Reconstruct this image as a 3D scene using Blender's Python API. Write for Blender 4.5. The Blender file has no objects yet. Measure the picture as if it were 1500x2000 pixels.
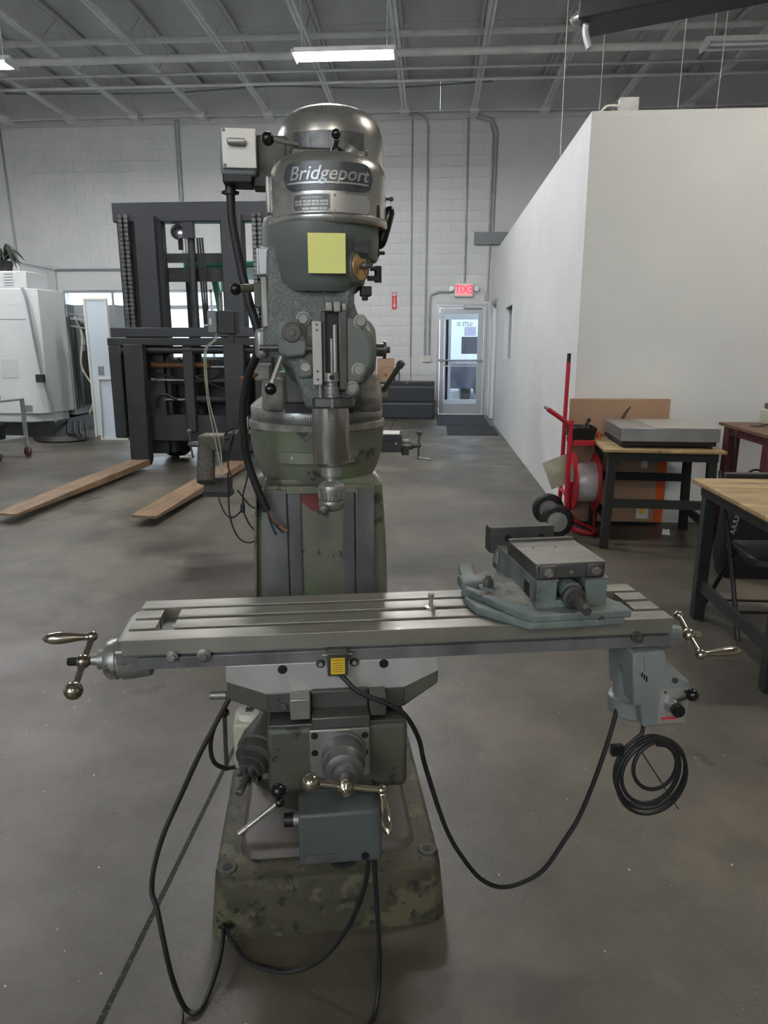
import bpy, math, random
from math import sin, cos, pi, radians, sqrt, atan2
from mathutils import Vector, Matrix, Quaternion
random.seed(7)
S = bpy.context.scene
COL = S.collection

# ------------------------------------------------------------------ camera, world, exposure
cam = bpy.data.objects.new('camera', bpy.data.cameras.new('camera'))
COL.objects.link(cam)
cam.location = (0, 0, 1.48)
cam.rotation_euler = (radians(90 - 13.35), 0, radians(3.8))
cam.data.sensor_fit = 'VERTICAL'
cam.data.sensor_height = 36.0
cam.data.lens = 36.0 * 1390 / 2000
cam.data.clip_start = 0.02
S.camera = cam

W = bpy.data.worlds.new('world'); S.world = W; W.use_nodes = True
wn = W.node_tree.nodes; wl = W.node_tree.links
bg = wn['Background']
sky = wn.new('ShaderNodeTexSky')
sky.sky_type = 'HOSEK_WILKIE'
sky.sun_direction = (0.45, -0.55, 0.7)
sky.turbidity = 4.0
hs_ = wn.new('ShaderNodeHueSaturation'); hs_.inputs['Saturation'].default_value = .2
wl.new(sky.outputs[0], hs_.inputs['Color']); wl.new(hs_.outputs[0], bg.inputs[0])
bg.inputs[1].default_value = 36.0

S.view_settings.view_transform = 'Standard'
S.view_settings.look = 'None'
S.view_settings.gamma = 1.0
S.view_settings.use_curve_mapping = False
S.view_settings.exposure = 0.18
TUBE_NEAR = 265.0
TUBE_DIM = 210.0

# ------------------------------------------------------------------ helpers
def lin(c):
    return tuple((v/255/12.92 if v/255 <= .04045 else ((v/255+.055)/1.055)**2.4) for v in c)

MATS = {}
def mat(name, rgb, rough=.6, metal=0., rgb2=None, scale=6., detail=5., lo=.35, hi=.65,
        chip=None, chip_scale=14., chip_thr=.62, bump=0., bump_scale=60., rvar=0., stretch=None,
        emit=None, estr=1., coat=0., chip2=None, chip2_scale=5., chip2_thr=.6, crack=None, crack_scale=60., nr=.55):
    m = bpy.data.materials.new(name); m.use_nodes = True
    n = m.node_tree.nodes; l = m.node_tree.links
    b = n['Principled BSDF']
    b.inputs['Roughness'].default_value = rough
    b.inputs['Metallic'].default_value = metal
    if coat: b.inputs['Coat Weight'].default_value = coat
    tc = n.new('ShaderNodeTexCoord'); vec = tc.outputs['Object']
    if stretch:
        mp = n.new('ShaderNodeMapping'); mp.inputs['Scale'].default_value = stretch
        l.new(vec, mp.inputs[0]); vec = mp.outputs[0]
    def noise(sc, det=5., rgh=.55):
        t = n.new('ShaderNodeTexNoise'); t.inputs['Scale'].default_value = sc
        t.inputs['Detail'].default_value = det; t.inputs['Roughness'].default_value = rgh
        l.new(vec, t.inputs['Vector']); return t
    def ramp(src, a, bb):
        r = n.new('ShaderNodeMapRange'); r.inputs[1].default_value = a; r.inputs[2].default_value = bb
        l.new(src, r.inputs[0]); return r.outputs[0]
    def mix(fac, c1, c2):
        x = n.new('ShaderNodeMix'); x.data_type = 'RGBA'
        l.new(fac, x.inputs[0])
        for i, c in ((6, c1), (7, c2)):
            if isinstance(c, tuple): x.inputs[i].default_value = (*lin(c), 1)
            else: l.new(c, x.inputs[i])
        return x.outputs[2]
    cur = tuple(rgb)
    f = None
    if rgb2:
        t = noise(scale, detail, nr); f = ramp(t.outputs[0], lo, hi); cur = mix(f, cur, tuple(rgb2))
    if chip2:
        t = noise(chip2_scale, 6., .6); cur = mix(ramp(t.outputs[0], chip2_thr-.02, chip2_thr+.04), cur, tuple(chip2))
    if chip:
        t = noise(chip_scale, 7., .62); cur = mix(ramp(t.outputs[0], chip_thr-.012, chip_thr+.012), cur, tuple(chip))
    crk = None
    if crack:
        t = n.new('ShaderNodeTexVoronoi'); t.feature = 'DISTANCE_TO_EDGE'; t.inputs['Scale'].default_value = crack_scale
        l.new(vec, t.inputs['Vector']); crk = ramp(t.outputs['Distance'], .0, .12)
        cur = mix(crk, tuple(crack), cur)
    if isinstance(cur, tuple): b.inputs['Base Color'].default_value = (*lin(cur), 1)
    else: l.new(cur, b.inputs['Base Color'])
    if rvar:
        t = noise(scale*2.3, 4.)
        r = n.new('ShaderNodeMapRange'); r.inputs[1].default_value = .3; r.inputs[2].default_value = .7
        r.inputs[3].default_value = max(.03, rough-rvar); r.inputs[4].default_value = min(1, rough+rvar)
        l.new(t.outputs[0], r.inputs[0]); l.new(r.outputs[0], b.inputs['Roughness'])
    if bump:
        t = noise(bump_scale, 6.)
        bp = n.new('ShaderNodeBump'); bp.inputs['Strength'].default_value = bump; bp.inputs['Distance'].default_value = .004
        l.new(t.outputs[0], bp.inputs['Height']); l.new(bp.outputs[0], b.inputs['Normal'])
    if emit:
        b.inputs['Emission Color'].default_value = (*lin(emit), 1); b.inputs['Emission Strength'].default_value = estr
    MATS[name] = m
    return m
def M(k): return MATS[k]

class MB:
    def __init__(s): s.v = []; s.f = []
    def add(s, vs, fs):
        o = len(s.v); s.v += [tuple(p) for p in vs]; s.f += [tuple(i+o for i in f) for f in fs]; return s
    def box(s, x0, x1, y0, y1, z0, z1, T=None):
        s.k = getattr(s, 'k', -1)+1; e = (.0004 if max(x1-x0, y1-y0, z1-z0) > .5 else .00012)*(s.k % 5)
        x0 += e; y0 += e; z0 += e; x1 -= e; y1 -= e; z1 -= e
        vs = [(x, y, z) for z in (z0, z1) for y in (y0, y1) for x in (x0, x1)]
        if T: vs = [T @ Vector(p) for p in vs]
        return s.add(vs, [(0,2,3,1),(4,5,7,6),(0,1,5,4),(2,6,7,3),(0,4,6,2),(1,3,7,5)])
    def loft(s, secs, cap=True, closed=True):
        n = len(secs[0]); vs = [p for q in secs for p in q]; fs = []
        for k in range(len(secs)-1):
            for i in range(n if closed else n-1):
                j = (i+1) % n
                fs.append((k*n+i, k*n+j, (k+1)*n+j, (k+1)*n+i))
        if cap: fs += [tuple(range(n-1, -1, -1)), tuple((len(secs)-1)*n+i for i in range(n))]
        return s.add(vs, fs)
    def lathe(s, o, d, prof, n=24, ph=0.):
        o = Vector(o); d = Vector(d).normalized()
        a = d.orthogonal().normalized() if abs(d.z) < .99 else Vector((1, 0, 0))
        if abs(d.z) < .99: a = d.cross(Vector((0, 0, 1))).normalized()
        b = d.cross(a)
        secs = []
        for t, r in prof:
            secs.append([o + d*t + a*(r*cos(2*pi*i/n+ph)) + b*(r*sin(2*pi*i/n+ph)) for i in range(n)])
        return s.loft(secs)
    def cyl(s, p0, p1, r0, r1=None, n=16):
        p0 = Vector(p0); p1 = Vector(p1); d = p1-p0
        return s.lathe(p0, d, [(0, r0), (d.length, r0 if r1 is None else r1)], n)
    def hexb(s, p0, p1, r, ph=.3): 
        p0 = Vector(p0); p1 = Vector(p1); d = p1-p0; L = d.length
        return s.lathe(p0, d, [(0, r), (L*.8, r), (L, r*.82)], 6, ph)
    def ball(s, c, r, n=16, sz=1.):
        prof = [(-r*sz*cos(pi*k/10), max(1e-5, r*sin(pi*k/10))) for k in range(11)]
        return s.lathe(c, (0, 0, 1), prof, n)
    def tube(s, pts, r, n=8, res=6, smooth=True):
        P = [Vector(p) for p in pts]
        if smooth and len(P) > 2:
            Q = []
            for i in range(len(P)-1):
                p0 = P[max(0, i-1)]; p1 = P[i]; p2 = P[i+1]; p3 = P[min(len(P)-1, i+2)]
                for k in range(res):
                    t = k/res
                    Q.append(.5*((2*p1)+(-p0+p2)*t+(2*p0-5*p1+4*p2-p3)*t*t+(-p0+3*p1-3*p2+p3)*t**3))
            Q.append(P[-1]); P = Q
        t0 = (P[1]-P[0]).normalized(); a = t0.orthogonal().normalized(); secs = []
        for i, p in enumerate(P):
            t = ((P[i+1] if i+1 < len(P) else p)-(P[i-1] if i else p)).normalized()
            a = (a - t*a.dot(t)).normalized(); b = t.cross(a)
            rr = r(i/(len(P)-1)) if callable(r) else r
            secs.append([p+a*(rr*cos(2*pi*k/n))+b*(rr*sin(2*pi*k/n)) for k in range(n)])
        return s.loft(secs)
    def prism(s, poly, ax, a0, a1):
        def mk(p, q): return {'y': (p[0], q, p[1]), 'x': (q, p[0], p[1]), 'z': (p[0], p[1], q)}[ax]
        return s.loft([[mk(p, a0) for p in poly], [mk(p, a1) for p in poly]])
    def quad(s, a, b, c, d): return s.add([a, b, c, d], [(0, 1, 2, 3)])
    def build(s, name, m, parent=None, bev=0., seg=2, sharp=38, T=None):
        me = bpy.data.meshes.new(name)
        vs = s.v if T is None else [T @ Vector(p) for p in s.v]
        me.from_pydata([tuple(p) for p in vs], [], s.f)
        me.validate(); 
        import bmesh
        bm = bmesh.new(); bm.from_mesh(me)
        bmesh.ops.recalc_face_normals(bm, faces=bm.faces)
        bm.to_mesh(me); bm.free()
        for p in me.polygons: p.use_smooth = True
        me.set_sharp_from_angle(angle=radians(sharp))
        me.materials.append(M(m) if isinstance(m, str) else m)
        o = bpy.data.objects.new(name, me); COL.objects.link(o)
        if parent: o.parent = parent
        if bev:
            md = o.modifiers.new('bevel', 'BEVEL'); md.width = bev; md.segments = seg
            md.limit_method = 'ANGLE'; md.angle_limit = radians(40)
        return o

def rrect(x0, x1, y0, y1, r, z, n=4):
    out = []
    for cx, cy, a in ((x1-r, y1-r, 0), (x0+r, y1-r, 90), (x0+r, y0+r, 180), (x1-r, y0+r, 270)):
        for k in range(n+1):
            t = radians(a+90*k/n); out.append((cx+r*cos(t), cy+r*sin(t), z))
    return out

def tag(o, label, cat, group=None):
    o['label'] = label; o['category'] = cat
    if group: o['group'] = group
    return o
def thing(name, label, cat, loc=(0, 0, 0), rz=0., group=None):
    o = bpy.data.objects.new(name, None); COL.objects.link(o)
    o.location = loc; o.rotation_euler = (0, 0, radians(rz)); o.empty_display_size = .1
    return tag(o, label, cat, group)
def struct(o): o['kind'] = 'structure'; return o
def stuff(o): o['kind'] = 'stuff'; return o
def copy_tree(o, parent=None):
    c = o.copy(); COL.objects.link(c); c.parent = parent
    for ch in list(o.children): copy_tree(ch, c)
    return c
def textmesh(body, size, shear=0., extrude=.0, align='CENTER', spacing=1., bold=0.):
    cu = bpy.data.curves.new('txt', 'FONT'); cu.body = body; cu.size = size; cu.shear = shear
    cu.extrude = extrude; cu.align_x = align; cu.align_y = 'CENTER'; cu.space_character = spacing
    cu.offset = bold
    o = bpy.data.objects.new('txt', cu); COL.objects.link(o)
    dg = bpy.context.evaluated_depsgraph_get()
    me = bpy.data.meshes.new_from_object(o.evaluated_get(dg))
    vs = [tuple(v.co) for v in me.vertices]; fs = [tuple(p.vertices) for p in me.polygons]
    bpy.data.objects.remove(o); bpy.data.curves.remove(cu); bpy.data.meshes.remove(me)
    return vs, fs
def text(name, body, size, fn, m, parent=None, **k):
    vs, fs = textmesh(body, size, **k)
    b = MB(); b.add([fn(*v) for v in vs], fs)
    return b.build(name, m, parent)

# ------------------------------------------------------------------ materials
mat('concrete', (101,95,84), .44, nr=.72, rgb2=(66,63,57), scale=.8, detail=12, lo=.36, hi=.64, chip2=(107,100,87), chip2_scale=.55, chip2_thr=.56,
    chip=(62,60,56), chip_scale=1.3, chip_thr=.66, bump=.3, bump_scale=90, rvar=.14)
mat('joint', (30,30,29), .8, rgb2=(96,92,84), scale=90, lo=.58, hi=.72, bump=.5, bump_scale=150)
mat('wall', (214,214,212), .75, rgb2=(204,205,205), scale=2, bump=.15, bump_scale=40)
mat('wall_plain', (222,222,219), .7, rgb2=(214,214,212), scale=1.2, chip=(150,148,142), chip_scale=9, chip_thr=.80)
mat('deck', (204,204,203), .85, rgb2=(186,186,186), scale=1.5, stretch=(1,.4,1))
mat('steel_white', (226,226,224), .6, rgb2=(210,210,209), scale=4)
mat('galv', (168,170,170), .45, .4, rgb2=(148,150,151), scale=10)
mat('alum', (190,192,193), .35, .85, rgb2=(172,174,176), scale=5)
mat('alum_frame', (172,175,178), .45, .6)
mat('black', (22,22,23), .45)
mat('black_matte', (26,26,27), .75, rgb2=(36,36,36), scale=12)
mat('rubber', (24,24,25), .55)
mat('cast_black', (31,32,34), .55, rgb2=(42,42,42), scale=7, chip=(82,80,76), chip_scale=18, chip_thr=.70, bump=.2)
mat('mast_grey', (44,46,50), .5, rgb2=(40,41,44), scale=4, chip=(88,84,80), chip_scale=15, chip_thr=.70)
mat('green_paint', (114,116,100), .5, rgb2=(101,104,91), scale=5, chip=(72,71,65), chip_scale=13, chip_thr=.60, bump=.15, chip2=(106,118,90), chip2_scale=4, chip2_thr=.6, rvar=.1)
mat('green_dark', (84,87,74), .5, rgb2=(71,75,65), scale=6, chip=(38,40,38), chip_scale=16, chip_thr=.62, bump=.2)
mat('base_paint', (76,73,56), .65, rgb2=(54,52,43), scale=7, chip=(40,39,34), chip_scale=30, chip_thr=.60, chip2=(94,91,71), chip2_scale=9, chip2_thr=.53, bump=.5, bump_scale=70)
mat('base_top', (82,73,67), .45, rgb2=(66,60,53), scale=6, chip=(150,146,122), chip_scale=14, chip_thr=.72, bump=.2)
mat('head_paint', (112,119,114), .5, rgb2=(98,105,101), scale=14, chip=(124,130,126), chip_scale=26, chip_thr=.62, bump=.8, bump_scale=70, rvar=.1, crack=(86,92,89), crack_scale=75)
mat('head_smooth', (112,118,112), .42, rgb2=(98,104,100), scale=5, bump=.1)
mat('grey_feed', (84,90,90), .42, rgb2=(76,82,82), scale=5, chip=(58,62,64), chip_scale=20, chip_thr=.72)
mat('blue_feed', (132,139,136), .45, rgb2=(116,124,121), scale=6, chip=(92,98,98), chip_scale=16, chip_thr=.68)
mat('steel', (176,175,170), .38, .7, rgb2=(138,137,133), scale=7, rvar=.1, chip=(112,110,105), chip_scale=12, chip_thr=.68)
mat('steel_top', (176,174,165), .4, .75, rgb2=(150,148,138), scale=3.5, rvar=.1, stretch=(1,6,1), chip=(128,124,114), chip_scale=7, chip_thr=.66)
mat('bright_steel', (206,206,203), .42, .45, rgb2=(178,178,176), scale=5, rvar=.08, chip=(150,149,146), chip_scale=9, chip_thr=.7)
mat('steel_dark', (108,107,104), .42, .65, rgb2=(86,85,83), scale=6, rvar=.1)
mat('steel_ways', (140,140,140), .4, .5, rgb2=(92,93,95), scale=3, stretch=(2,2,.6), rvar=.1)
mat('speckled', (112,106,96), .7, .2, rgb2=(70,67,62), scale=110, lo=.4, hi=.6)
mat('dusty', (168,165,155), .75, .25, rgb2=(105,105,100), scale=14, bump=.6, bump_scale=80)
mat('chrome', (196,188,172), .16, 1., rgb2=(176,166,148), scale=9, rvar=.06)
mat('polished', (206,204,197), .27, .88, rgb2=(188,186,180), scale=5, rvar=.03)
mat('quill_steel', (200,198,193), .2, 1., rgb2=(180,178,173), scale=6, stretch=(3,3,.5), rvar=.06)
mat('badge_bg', (104,106,108), .45, .7, rgb2=(86,88,90), scale=20)
mat('badge', (188,188,186), .4, .7)
mat('plate_dark', (92,92,92), .45, .6, rgb2=(120,120,118), scale=40)
mat('plate_light', (186,184,178), .45, .6)
mat('brass', (214,176,112), .35, .6, rgb2=(196,158,100), scale=20)
mat('bakelite', (18,18,20), .22)
mat('sticky', (246,244,150), .8)
mat('red_primer', (122,52,46), .6, rgb2=(96,44,40), scale=20)
mat('vise_paint', (122,133,129), .55, rgb2=(97,107,104), scale=14, chip=(88,60,52), chip_scale=16, chip_thr=.655, chip2=(76,92,92), chip2_scale=14, chip2_thr=.63, bump=.7, bump_scale=110)
mat('rust', (120,88,68), .7, rgb2=(92,70,58), scale=20)
mat('yellow', (236,196,46), .5)
mat('white_plastic', (222,220,206), .45)
mat('lube', (196,196,176), .4, rgb2=(150,152,132), scale=8)
mat('wood_fork', (148,120,90), .55, rgb2=(110,88,68), scale=5, stretch=(6,1,1), chip=(74,56,44), chip_scale=9, chip_thr=.66)
mat('orange_bar', (122,86,58), .45, .3)
mat('forklift_green', (52,142,106), .45)
mat('white_machine', (206,210,208), .45, rgb2=(200,204,202), scale=2)
mat('panel_blue', (196,206,214), .4)
mat('panel_edge', (214,212,200), .5)
mat('grey_box', (124,130,132), .5)
mat('cabinet_black', (36,39,45), .5)
mat('card', (172,140,114), .85, rgb2=(162,130,105), scale=2)
mat('card_dark', (140,100,70), .85)
mat('orange', (222,92,36), .6)
mat('label_white', (222,222,216), .6)
mat('plywood', (172,148,108), .6, rgb2=(134,112,80), scale=3, stretch=(1,5,1), lo=.3, hi=.7, chip=(112,90,62), chip_scale=4, chip_thr=.64, chip2=(184,162,112), chip2_scale=2.5, chip2_thr=.58)
mat('ply_edge', (170,128,78), .7, rgb2=(110,80,50), scale=1, stretch=(1,1,160))
mat('red', (180,30,46), .4)
mat('dark_red', (84,36,44), .5)
mat('wire_wrap', (214,214,212), .35, .2, rgb2=(186,186,186), scale=30, stretch=(14,1,1))
mat('mat_black', (46,47,52), .9)
mat('paper', (232,232,230), .9)
mat('asphalt', (150,150,150), .9)
mat('outside_white', (232,232,232), .9)
mat('outside_grey', (150,154,162), .8)
mat('outside_dark', (70,74,84), .8)
mat('pink', (206,120,120), .8)
mat('lavender', (176,176,204), .7)
mat('leaf', (40,48,40), .7)
mat('exit_red', (226,30,60), .5, emit=(255,30,60), estr=.9)
mat('exit_face', (240,170,176), .5, emit=(255,130,146), estr=.35)
mat('sign_red', (206,50,60), .6)
mat('sign_white', (232,230,228), .6)
mat('tube_near', (255,255,255), .5, emit=(252,252,255), estr=TUBE_NEAR)
mat('tube_dim', (255,255,255), .5, emit=(255,248,236), estr=TUBE_DIM)
mat('tube_off', (215,218,220), .3)
mat('copper', (150,110,84), .4, .7)
mat('lens', (200,200,205), .12, .9)
mat('chip', (190,188,176), .5, .4)
def glassmat():
    m = bpy.data.materials.new('glass'); m.use_nodes = True
    n = m.node_tree.nodes; l = m.node_tree.links
    n.remove(n['Principled BSDF'])
    tr = n.new('ShaderNodeBsdfTransparent'); tr.inputs[0].default_value = (.86, .91, .95, 1)
    gl = n.new('ShaderNodeBsdfGlossy'); gl.inputs['Roughness'].default_value = .03
    mx = n.new('ShaderNodeMixShader'); mx.inputs[0].default_value = .07
    l.new(tr.outputs[0], mx.inputs[1]); l.new(gl.outputs[0], mx.inputs[2])
    l.new(mx.outputs[0], n['Material Output'].inputs[0]); MATS['glass'] = m
glassmat()

# ------------------------------------------------------------------ room shell
YB = 15.3                                   # back wall
XL, XR, YN, ZC = -11.5, 9.0, -7.0, 6.45
fl = struct(MB().box(XL, XR, YN, YB+.3, -.2, 0).build('floor', 'concrete'))
MB().box(-.727, -.713, YN+.1, YB-.05, -.004, .0012).build('floor_joint', 'joint', fl)
def chips():
    b = MB()
    for i in range(420):
        x = random.uniform(-3.2, 3.0); y = random.uniform(.9, 7.5)
        if random.random() < .5: x = random.uniform(-1.6, 1.6); y = random.uniform(.9, 3.2)
        if abs(x+.35) < .5 and 1.4 < y < 2.8 or (x > 1.0 and y > 5.8): continue
        s = random.uniform(.0015, .004); a = random.uniform(0, pi); c, d = cos(a)*s, sin(a)*s; k = random.uniform(.3, 1.4)
        b.add([(x+c, y+d, .001), (x-d*k, y+c*k, .0025), (x-c, y-d, .001), (x+d*k, y-c*k, .0018)], [(0, 1, 2, 3)])
    o = stuff(b.build('metal_chips', 'chip')); tag(o, 'small bright metal chips scattered over the concrete floor', 'metal chips')
chips()
struct(MB().box(XL-.2, XL, YN-.2, YB+.3, 0, ZC+.15).build('wall_left', 'wall'))
struct(MB().box(XR, XR+.2, YN-.2, YB+.3, 0, ZC+.15).build('wall_right', 'wall'))
RX0, RX1, RZ0, RZ = -7.0, -1.0, 2.0, 4.6     # unseen high windows, added to light the surfaces facing the camera
struct(MB().box(XL, RX0, YN-.2, YN, 0, ZC+.06).box(RX1, XR, YN-.2, YN, 0, ZC+.06).box(RX0, RX1, YN-.2, YN, RZ, ZC+.06).box(RX0, RX1, YN-.2, YN, 0, RZ0).build('wall_near', 'wall'))
nf = MB().box(RX0, RX1, YN-.1, YN-.04, RZ0, RZ0+.06).box(RX0, RX1, YN-.1, YN-.04, RZ-.06, RZ)
for k in range(6): nf.box(RX0+1.19*k, RX0+1.19*k+.05, YN-.1, YN-.04, RZ0, RZ)
w3 = struct(nf.build('window_3', 'grey_box'))
for k in range(5): MB().box(RX0+1.19*k+.03, RX0+1.19*k+1.2, YN-.075, YN-.069, RZ0+.03, RZ-.03).build('pane', 'glass', w3)

# back wall with door and shop-window openings; painted blocks set proud of the joints
DX0, DX1, DZ = .08, 1.12, 2.27
WX0, WX1, WZ0, WZ1 = -7.85, -3.6, .08, 2.57
def wallbox(b, y0, y1):
    zt = ZC+.06
    b.box(XL, WX0, y0, y1, 0, zt); b.box(WX0, WX1, y0, y1, 0, WZ0); b.box(WX0, WX1, y0, y1, WZ1, zt)
    b.box(WX1, DX0, y0, y1, 0, zt); b.box(DX0, DX1, y0, y1, DZ, zt); b.box(DX1, XR, y0, y1, 0, zt)
b = MB(); wallbox(b, YB+.004, YB+.25)
wb = struct(b.build('wall_back', 'wall'))
def blocks():
    bw, bh, g = .406, .203, .006
    full = None; half = None; rest = MB(); nn = 0
    for r in range(29):
        z0 = r*bh; z1 = z0+bh
        k = 0; x = -9.0 - (bw/2 if r % 2 else 0)
        while x < 1.15:
            xa, xb = x, x+bw; x += bw
            ok = not (xb > DX0-.06 and xa < DX1+.06 and z0 < DZ+.05) and not (xb > WX0-.02 and xa < WX1+.02 and z0 < WZ1+.4)
            if not ok: continue
            if xa > -2.1 and xb < 1.17:
                if full is None:
                    full = MB().box(-bw/2+g/2, bw/2-g/2, -.004, .003, -bh/2+g/2, bh/2-g/2).build('block', 'wall', wb, bev=.002, seg=1); o = full
                else:
                    o = full.copy(); COL.objects.link(o); o.parent = wb
                o.location = ((xa+xb)/2, YB+.002, (z0+z1)/2); nn += 1
            else:
                rest.box(xa+g/2, xb-g/2, YB-.002, YB+.005, z0+g/2, z1-g/2)
    stuff(rest.build('block_courses', 'wall', wb))
blocks()
MB().box(-.46, -.44, YB-.004, YB+.002, 0, 5.8).build('control_joint', 'grey_box', wb)
MB().box(-9, 9, YB-.03, YB, 5.72, 5.84).build('ledger', 'deck', wb)
MB().box(-7.9, -3.5, YB-.05, YB, 2.96, 3.0).build('header_strip', 'grey_box', wb)

# storefront window
def window(n, x0, x1, z0, z1, cols, transom):
    b = MB(); w = .05
    b.box(x0, x1, YB+.02, YB+.12, z0, z0+w); b.box(x0, x1, YB+.02, YB+.12, z1-w, z1); b.box(x0, x1, YB+.02, YB+.12, transom-.04, transom+.04)
    for i in range(cols+1):
        x = x0+(x1-x0)*i/cols; b.box(max(x0, x-w/2), min(x1, x+w/2), YB+.02, YB+.12, z0, z1)
    o = struct(b.build('window_%d' % n, 'alum_frame'))
    for i in range(cols):
        a = x0+(x1-x0)*i/cols; c = x0+(x1-x0)*(i+1)/cols
        for (p, q) in ((z0, transom), (transom, z1)):
            MB().box(a, c, YB+.065, YB+.071, p, q).build('pane', 'glass', o)
window(1, WX0, WX1, WZ0, WZ1, 4, 2.22)

# entrance door
def door():
    b = MB()
    b.box(DX0, DX0+.06, YB-.03, YB+.14, 0, DZ); b.box(DX1-.06, DX1, YB-.03, YB+.14, 0, DZ); b.box(DX0, DX1, YB-.03, YB+.14, DZ-.08, DZ)
    d = struct(b.build('door_1', 'alum_frame', bev=.004))
    x0, x1 = DX0+.07, DX1-.07
    f = MB(); f.box(x0, x0+.09, YB, YB+.05, .02, DZ-.09); f.box(x1-.12, x1, YB, YB+.05, .02, DZ-.09)
    f.box(x0, x1, YB, YB+.05, .02, .24); f.box(x0, x1, YB, YB+.05, DZ-.2, DZ-.09)
    f = f.build('door_leaf', 'alum_frame', d, bev=.003)
    MB().box(x0+.08, x1-.11, YB+.022, YB+.03, .23, DZ-.19).build('pane', 'glass', f)
    MB().cyl((x0-.01, YB-.07, 1.13), (x1, YB-.07, 1.13), .018).box(x0-.01, x0+.05, YB-.07, YB, 1.10, 1.16).box(x1-.06, x1, YB-.07, YB, 1.10, 1.16).build('push_bar', 'galv', f)
    MB().box(x0+.08, x1-.1, YB+.01, YB+.04, 1.0, 1.03).build('mid_rail', 'alum_frame', f)
    MB().box(x1-.42, x1-.05, YB-.07, YB, DZ-.1, DZ-.03).build('door_closer', 'alum_frame', d, bev=.01)
    # lettering on the glass reads correctly from the street, so it is mirrored in here
    text('lettering', 'SUITE 30', .12, lambda x, y, z: (.66-x*.72, YB+.018, 1.86+y), 'outside_dark', f)
    # street side vestibule: second door
    b = MB(); yy = YB+1.5
    b.box(-.3, .05, yy, yy+.1, 0, 2.7); b.box(.27, .36, yy, yy+.1, 0, 2.7); b.box(1.25, 1.6, yy, yy+.1, 0, 2.7)
    b.box(-.3, 1.6, yy, yy+.1, 2.0, 2.16); b.box(-.3, 1.6, yy, yy+.1, 2.34, 2.7); b.box(-.3, 1.6, yy, yy+.1, 0, .2); b.box(.3, .42, yy, yy+.1, 0, 2.0)
    d2 = struct(b.build('door_2', 'alum_frame'))
    MB().box(.05, 1.25, yy+.04, yy+.046, .2, 2.34).build('pane', 'glass', d2)
    text('lettering', 'Suite 30', .13, lambda x, y, z: (.84-x*.9, yy+.03, 2.24+y), 'outside_dark', d2)
    MB().box(.42, 1.25, yy-.05, yy, 1.02, 1.06).build('push_bar', 'galv', d2)
    MB().box(.66, 1.06, yy-.01, yy+.03, 1.24, 1.62).build('notice', 'outside_dark', d2)
    MB().box(.72, .98, yy-.01, yy+.03, 1.64, 1.84).build('sticker', 'lavender', d2)
door()

# office partition (drywall box), its window and door trims
PX, PYF, PZ = 1.17, 6.0, 3.13
b = MB(); b.box(PX, XR, PYF, PYF+.12, 0, PZ); b.box(PX, PX+.12, PYF+.12, 10.95, 0, PZ); b.box(PX, PX+.12, 10.95, 12.0, 0, 1.24); b.box(PX, PX+.12, 10.95, 12.0, 2.03, PZ)
b.box(PX, PX+.12, 12.0, 13.6, 0, PZ); b.box(PX, PX+.12, 13.6, 14.55, 2.2, PZ); b.box(PX, PX+.12, 14.55, YB, 0, PZ); b.box(PX, XR, PYF, YB, PZ, PZ+.05)
wp = struct(b.build('wall_partition', 'wall_plain'))
b = MB(); b.box(PX-.01, PX+.13, 10.9, 12.05, 1.18, 1.24); b.box(PX-.01, PX+.13, 10.9, 12.05, 2.03, 2.08); b.box(PX-.01, PX+.13, 10.9, 10.96, 1.2, 2.05); b.box(PX-.01, PX+.13, 11.99, 12.05, 1.2, 2.05)
w2 = struct(b.build('window_2', 'wall_plain')); MB().box(PX+.05, PX+.056, 10.95, 12.0, 1.24, 2.03).build('pane', 'glass', w2)
b = MB(); b.box(PX-.02, PX, 13.52, 13.6, 0, 2.25); b.box(PX-.02, PX, 14.55, 14.63, 0, 2.25); b.box(PX-.02, PX, 13.52, 14.63, 2.2, 2.28)
d3 = struct(b.build('door_3', 'alum_frame')); MB().box(PX+.06, PX+.1, 13.6, 14.55, 0, 2.2).build('door_leaf', 'wall_plain', d3)
struct(MB().box(-11.4, -7.95, 13.9, 15.25, 0, 2.98).box(-11.4, -7.9, 13.86, 15.25, 2.98, 3.03).build('wall_alcove', 'wall_plain'))

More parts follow.
